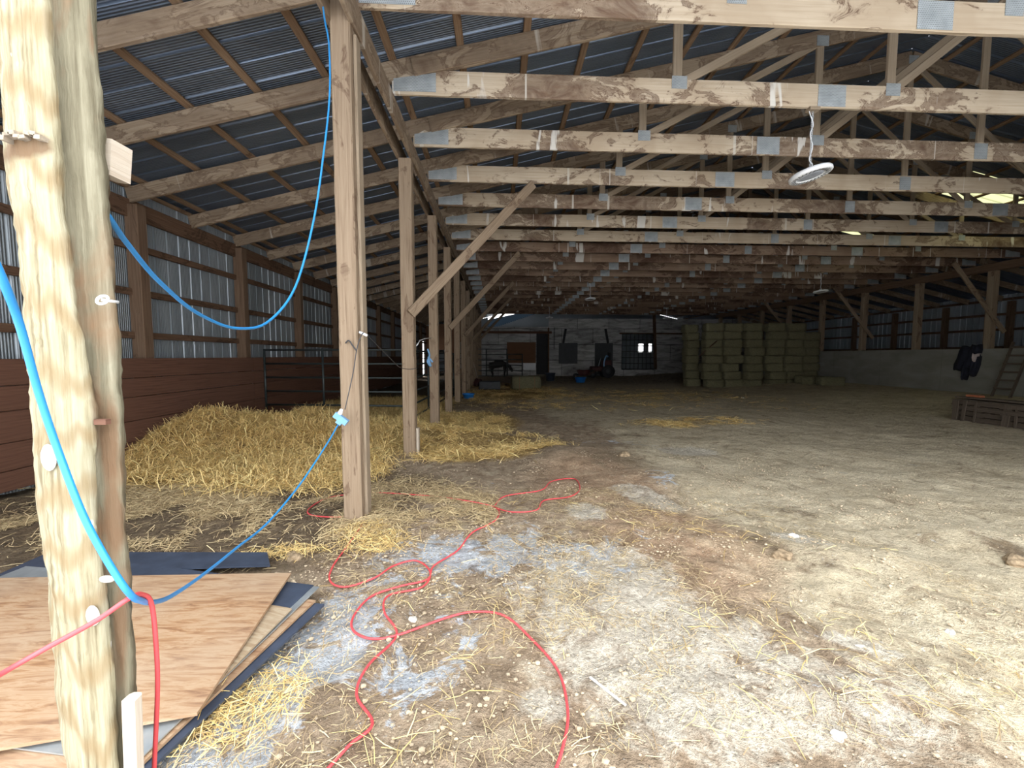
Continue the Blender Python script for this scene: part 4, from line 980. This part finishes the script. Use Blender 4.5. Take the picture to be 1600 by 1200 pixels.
# ------------------------------------------------------------------ things by the back wall
def tub(x, y, Y, w_, h_, mat, lab, name='feed_tub'):
    p = at(x, y, Y); z = gz(p.x, Y); root = empty(name, (p.x, Y, z)); c = MB(); r_ = w_/2
    c.lathe([(.01, .0), (r_*.8, 0), (r_, h_), (r_*1.05, h_), (r_*1.05, h_-.03), (r_*.96, h_-.02), (r_*.76, .03), (.01, .03)], n=20); c.build('bowl', mat, root)
    c = MB(); c.tube([(r_*1.04*math.cos(a), r_*1.04*math.sin(a), h_) for a in np.linspace(0, 2*math.pi, 21)], .015, 6); c.build('rim', mat, root)
    return tag(root, lab, 'tub')
p = gp(732, 623); tub(732, 620, p.y, .42, .16, M['tub'], 'bright blue feed tub on the straw beside the left post row')
tub(907, 585, 23.5, .62, .28, M['tub'], 'blue tub on the dirt before the back wall machinery')
tub(860, 580, 25, .6, .5, M['navy'], 'dark blue bucket on the floor by the back doorway', 'bucket')
c = MB(); p = at(765, 600, 19); c.box((0, 0, .19), (1.0, .6, .38)); o = c.build('feed_trough', M['bin'], None, (p.x, 19.4, gz(p.x, 19.4))); md = o.modifiers.new('b', 'BEVEL'); md.width = .03; tag(o, 'low dark grey trough left of the loose bale', 'trough')
c = MB(); c.timber(at(737, 556, 22), at(746, 590, 21), .03, .07); tag(c.build('leaning_board', M['cream']), 'thin pale board leaning at the far end of the left post row', 'board')
rock((at(747, 590, 20.5).x, 20.5, gz(-1.2, 20.5)+.15), (.22, .2, .25), M['redpaint'], 'feed_sack', 'dark red sack slumped at the far end of the left post row', 'sack')
# machinery heap: small loader with dark body, red boom, wheels
root = empty('garden_tractor', (at(935, 580, 28.5).x, 28.5, gz(5.5, 28.5)))
c = MB(); c.box((.1, 0, .62), (1.3, .8, .35)); c.box((.55, 0, .98), (.6, .7, .5)); o = c.build('body', M['redpaint'], root); o.modifiers.new('b', 'BEVEL').width = .06
for (x, y, r_) in ((-.5, -.5, .28), (-.5, .5, .28), (.55, -.55, .45), (.55, .55, .45)):
    c = MB(); c.lathe([(r_*.45, -.1), (r_*.95, -.1), (r_, -.05), (r_, .05), (r_*.95, .1), (r_*.45, .1)], (x, y, r_), 20, Matrix.Rotation(math.pi/2, 3, 'X')); wl = c.build('wheel', M['black'], root)
    c = MB(); c.lathe([(.01, -.06), (r_*.45, -.06), (r_*.45, .06), (.01, .06)], (x, y, r_), 14, Matrix.Rotation(math.pi/2, 3, 'X')); c.build('hub', M['bin'], wl)
c = MB(); c.box((.5, 0, 1.25), (.45, .5, .1)); c.box((.75, 0, 1.5), (.1, .5, .5)); c.build('seat', M['black'], root)
c = MB(); c.tube([(.0, 0, .8), (.15, 0, 1.35)], .03, 6); c.build('steering_column', M['steel'], root)
c = MB(); c.tube(spline([(.35, -.5, .5), (.25, -.52, 1.0), (.4, -.5, 1.5), (.55, -.48, 1.45)]), .05, 6); c.build('hose', M['blue_plug'], root)['label'] = 'pale blue hose draped over the side'
tag(root, 'small dark machine with hose parked at the back wall right of the blue tub', 'tractor')
root = empty('wheelbarrow', (at(912, 580, 26).x, 26, gz(5, 26)))
c = MB(); c.lathe([(.01, .25), (.3, .28), (.42, .6), (.44, .6), (.32, .26), (.01, .23)], (0, 0, 0), 16); c.build('tray', M['redpaint'], root)
c = MB(); c.lathe([(.05, -.04), (.2, -.04), (.2, .04), (.05, .04)], (-.5, 0, .2), 16, Matrix.Rotation(math.pi/2, 3, 'X')); c.build('wheel', M['black'], root)
for s_ in (-1, 1):
    c = MB(); c.tube([(-.5, .08*s_, .2), (.3, .25*s_, .3), (.9, .3*s_, .6)], .022, 6); c.build('handle', M['girt'], root)
    c = MB(); c.tube([(.25, .22*s_, .3), (.35, .22*s_, 0)], .02, 6); c.build('leg', M['pipe'], root)
tag(root, 'dull red wheelbarrow beside the machine at the back wall', 'wheelbarrow')

# ------------------------------------------------------------------ right side things
# garment over the kick wall
def coat():
    root = empty('riding_coat', (PR-.375, 13.75, 1.84))
    def drape(nm, rows, th, mt, seed):
        # rows: (z, y0, y1, bulge); cloth hanging over the wall top, folded
        mb = MB(); n = 14; b = 0
        for (z, y0, y1, bu) in rows:
            for i in range(n+1):
                t = i/n; f = .022*math.sin(t*17+seed+z*3)*min(1, abs(z)*4+.3)
                mb.v.append(Vector((-bu*(math.sin(math.pi*t)**.5)-.012+f*.8, y0+(y1-y0)*t, z+.02*math.sin(t*9+seed))))
        for k in range(len(rows)-1):
            for i in range(n):
                a = k*(n+1)+i; mb.face([a, a+1, a+n+2, a+n+1], [(0, 0)]*4, True)
        o = mb.build(nm, M[mt], root); md = o.modifiers.new('s', 'SOLIDIFY'); md.thickness = th; md.offset = 0
    drape('body', [(.03, -.20, .22, .0), (.04, -.24, .24, .06), (-.12, -.30, .30, .12), (-.35, -.36, .34, .15), (-.58, -.32, .44, .15), (-.74, -.20, .46, .11), (-.80, .05, .44, .06)], .03, 'cloth', 1)
    drape('sleeve', [(-.30, -.36, -.14, .13), (-.6, -.34, -.12, .16), (-.85, -.28, -.12, .15), (-.98, -.24, -.14, .10)], .03, 'cloth', 3)
    drape('sleeve', [(-.5, -.10, .12, .15), (-.8, -.06, .12, .17), (-1.02, .0, .12, .15), (-1.12, .03, .12, .10)], .03, 'cloth', 5)
    drape('collar', [(.05, -.34, -.10, .02), (.07, -.36, -.08, .10), (-.10, -.38, -.12, .18), (-.22, -.36, -.2, .16)], .03, 'cloth', 7)
    drape('patch', [(-.22, -.33, -.22, .19), (-.36, -.34, -.2, .2), (-.48, -.32, -.24, .19)], .015, 'patch', 2)
    tag(root, 'dark navy coat slung over the right kick wall', 'coat')
coat()
# ladder
def ladder():
    y1, y0 = 12.5, 12.03; zf_ = gz(15.7, 12.3); root = empty('wooden_ladder', (15.72, y0, zf_)); L = 1.72; dx = .58
    for y in (0, y1-y0):
        c = MB(); c.timber((0, y, 0), (dx, y, L), .04, .08, (1, 0, 0)); c.build('side_rail', M['pallet'], root)
    for k in range(1, 7):
        t = k*.26/L; c = MB(); c.timber((dx*t-.02, -.03, L*t), (dx*t-.02, y1-y0+.03, L*t), .03, .06); c.build('rung', M['pallet'], root)
    tag(root, 'old wooden ladder leaning on the right kick wall behind the pallets', 'ladder')
ladder()
# pallets
def pallet_at(x, y, z, rz, lab):
    root = empty('wooden_pallet', (x, y, z), rz)
    for k in range(3):
        c = MB(); c.timber((0, .04+k*.53, .055), (1.6, .04+k*.53, .055), .04, .09); c.build('stringer', M['pallet'], root)
    for k in range(8):
        c = MB(); xx = .06+k*.21; c.timber((xx, 0, .11), (xx, 1.14, .11), .13, .02); c.build('deck_board', M['pallet'], root)
    for k in range(4):
        c = MB(); xx = .06+k*.49; c.timber((xx, 0, .01), (xx, 1.14, .01), .12, .02, (0, 0, 1)); c.build('bottom_board', M['pallet'], root)
    return tag(root, lab, 'pallet', 'stacked pallets')
p = gp(1489, 655)
z = p.z-.01
for k, nm in enumerate(('bottom one on the dirt', 'second from the bottom', 'third from the bottom', 'top one under the loose board')):
    pallet_at(p.x+.02*random.uniform(-1, 1), p.y+.02*k, z+k*.124, R(-92)+random.uniform(-.03, .03), 'weathered wooden pallet at the right edge, '+nm)
for k, d in enumerate((.06, .22, .46, 1.02, 1.2, 1.42)):
    c = MB(); c.timber((p.x-.04, p.y-d, z-.02), (p.x-.02, p.y-d-.03*(k % 2), z+.47), (.12, .08, .05, .13, .05, .1)[k], .025, (1, 0, 0)); tag(c.build('stake', M['pallet']), 'upright slat propped on the pallet stack front, %s from the left' % ORD[k].replace('nearest', 'first'), 'slat', 'slats before the pallets')
c = MB(); c.timber((p.x+.35, p.y+.15, z+.53), (p.x+.2, p.y-2.2, z+.53), .32, .035); tag(c.build('loose_board', M['pallet']), 'wide loose board lying on top of the pallet stack', 'board')
c = MB(); c.box((p.x+.36, p.y-.12, z+.572), (.12, .3, .05)); o = c.build('brush_block', M['orange']); o.modifiers.new('b', 'BEVEL').width = .01; tag(o, 'small orange block on the loose board over the pallets', 'block')

# ------------------------------------------------------------------ lamps
def lamp(loc_top, drop, tilt, lab, detail=True):
    root = empty('high_bay_lamp', loc_top)
    c = MB(); c.box((0, 0, -.02), (.13, .09, .04)); c.build('mount_block', M['web'], root)
    c = MB(); z = -.04; zz = []
    n_ = int(drop/.03)
    for k in range(n_):
        cc = -.04-(drop-.09)*(k+.5)/n_; a = (k % 2)*math.pi/2; ring = []
        for t in np.linspace(0, 2*math.pi, 9):
            ring.append((.010*math.cos(t)*math.cos(a)+.004*math.sin(k*.9), .010*math.cos(t)*math.sin(a), cc+(drop-.09)/n_*.75*math.sin(t)))
        c.tube(ring, .0032, 5, False)
    c.build('chain', M['chain'], root)
    c = MB(); c.tube(spline([(-.05, 0, -.02), (-.03, 0, -.08), (.015, 0, -.2), (-.018, 0, -.32), (.02, 0, -drop*.6), (-.015, 0, -drop*.8), (.03, 0, -drop*.88), (0, 0, -drop+.04)]), .006, 6); c.build('cable', M['white'], root)
    Rm = Matrix.Rotation(tilt, 3, 'Y') @ Matrix.Rotation(R(-4), 3, 'X'); o3 = Vector((0, 0, -drop))
    c = MB(); r_ = .235
    c.lathe([(.01, .05), (.05, .05), (.055, .02), (.12, .015), (r_*.93, .0), (r_, -.02), (r_, -.05), (r_*.95, -.06), (r_*.62, -.055), (r_*.60, -.04)], o3, 40, Rm); hs = c.build('housing', M['white'], root)
    c = MB(); c.lathe([(.005, -.052), (.10, -.055), (r_*.61, -.05), (r_*.61, -.04)], o3, 32, Rm); c.build('lens', M['lens'], root)
    if detail:
        c = MB()
        for k in range(28):
            a = 2*math.pi*k/28
            c.box(o3+Rm @ Vector((r_*.79*math.cos(a), r_*.79*math.sin(a), -.0595)), (.055, .009, .004), rot=Rm @ Matrix.Rotation(a+.35, 3, 'Z'))
        c.build('vent_slots', M['bin'], hs)
    return tag(root, lab, 'lamp', 'hanging high bay lamps')
tl = math.tan(R(1))
lamp((at(1270, 175, 5.26).x, 5.262, ZC), .78, R(-11), 'white round hanging lamp on a chain, largest and nearest')
for (x, y, Y, lab) in ((921, 466, 17.2, 'white hanging lamp left of centre, mid distance'), (1277, 454, 14.7, 'white hanging lamp above the right end of the hay stack'), (1040, 498, 26, 'small far hanging lamp before the back wall, right one'), (858, 498, 26, 'small far hanging lamp before the back wall, left one')):
    xx = px(x, Y); k = min(TY, key=lambda t: abs(t+(xx-PL)*tl-Y)); Y2 = k+(xx-PL)*tl; lamp((px(x, Y2), Y2, ZC), .68, R(-2), lab, False)
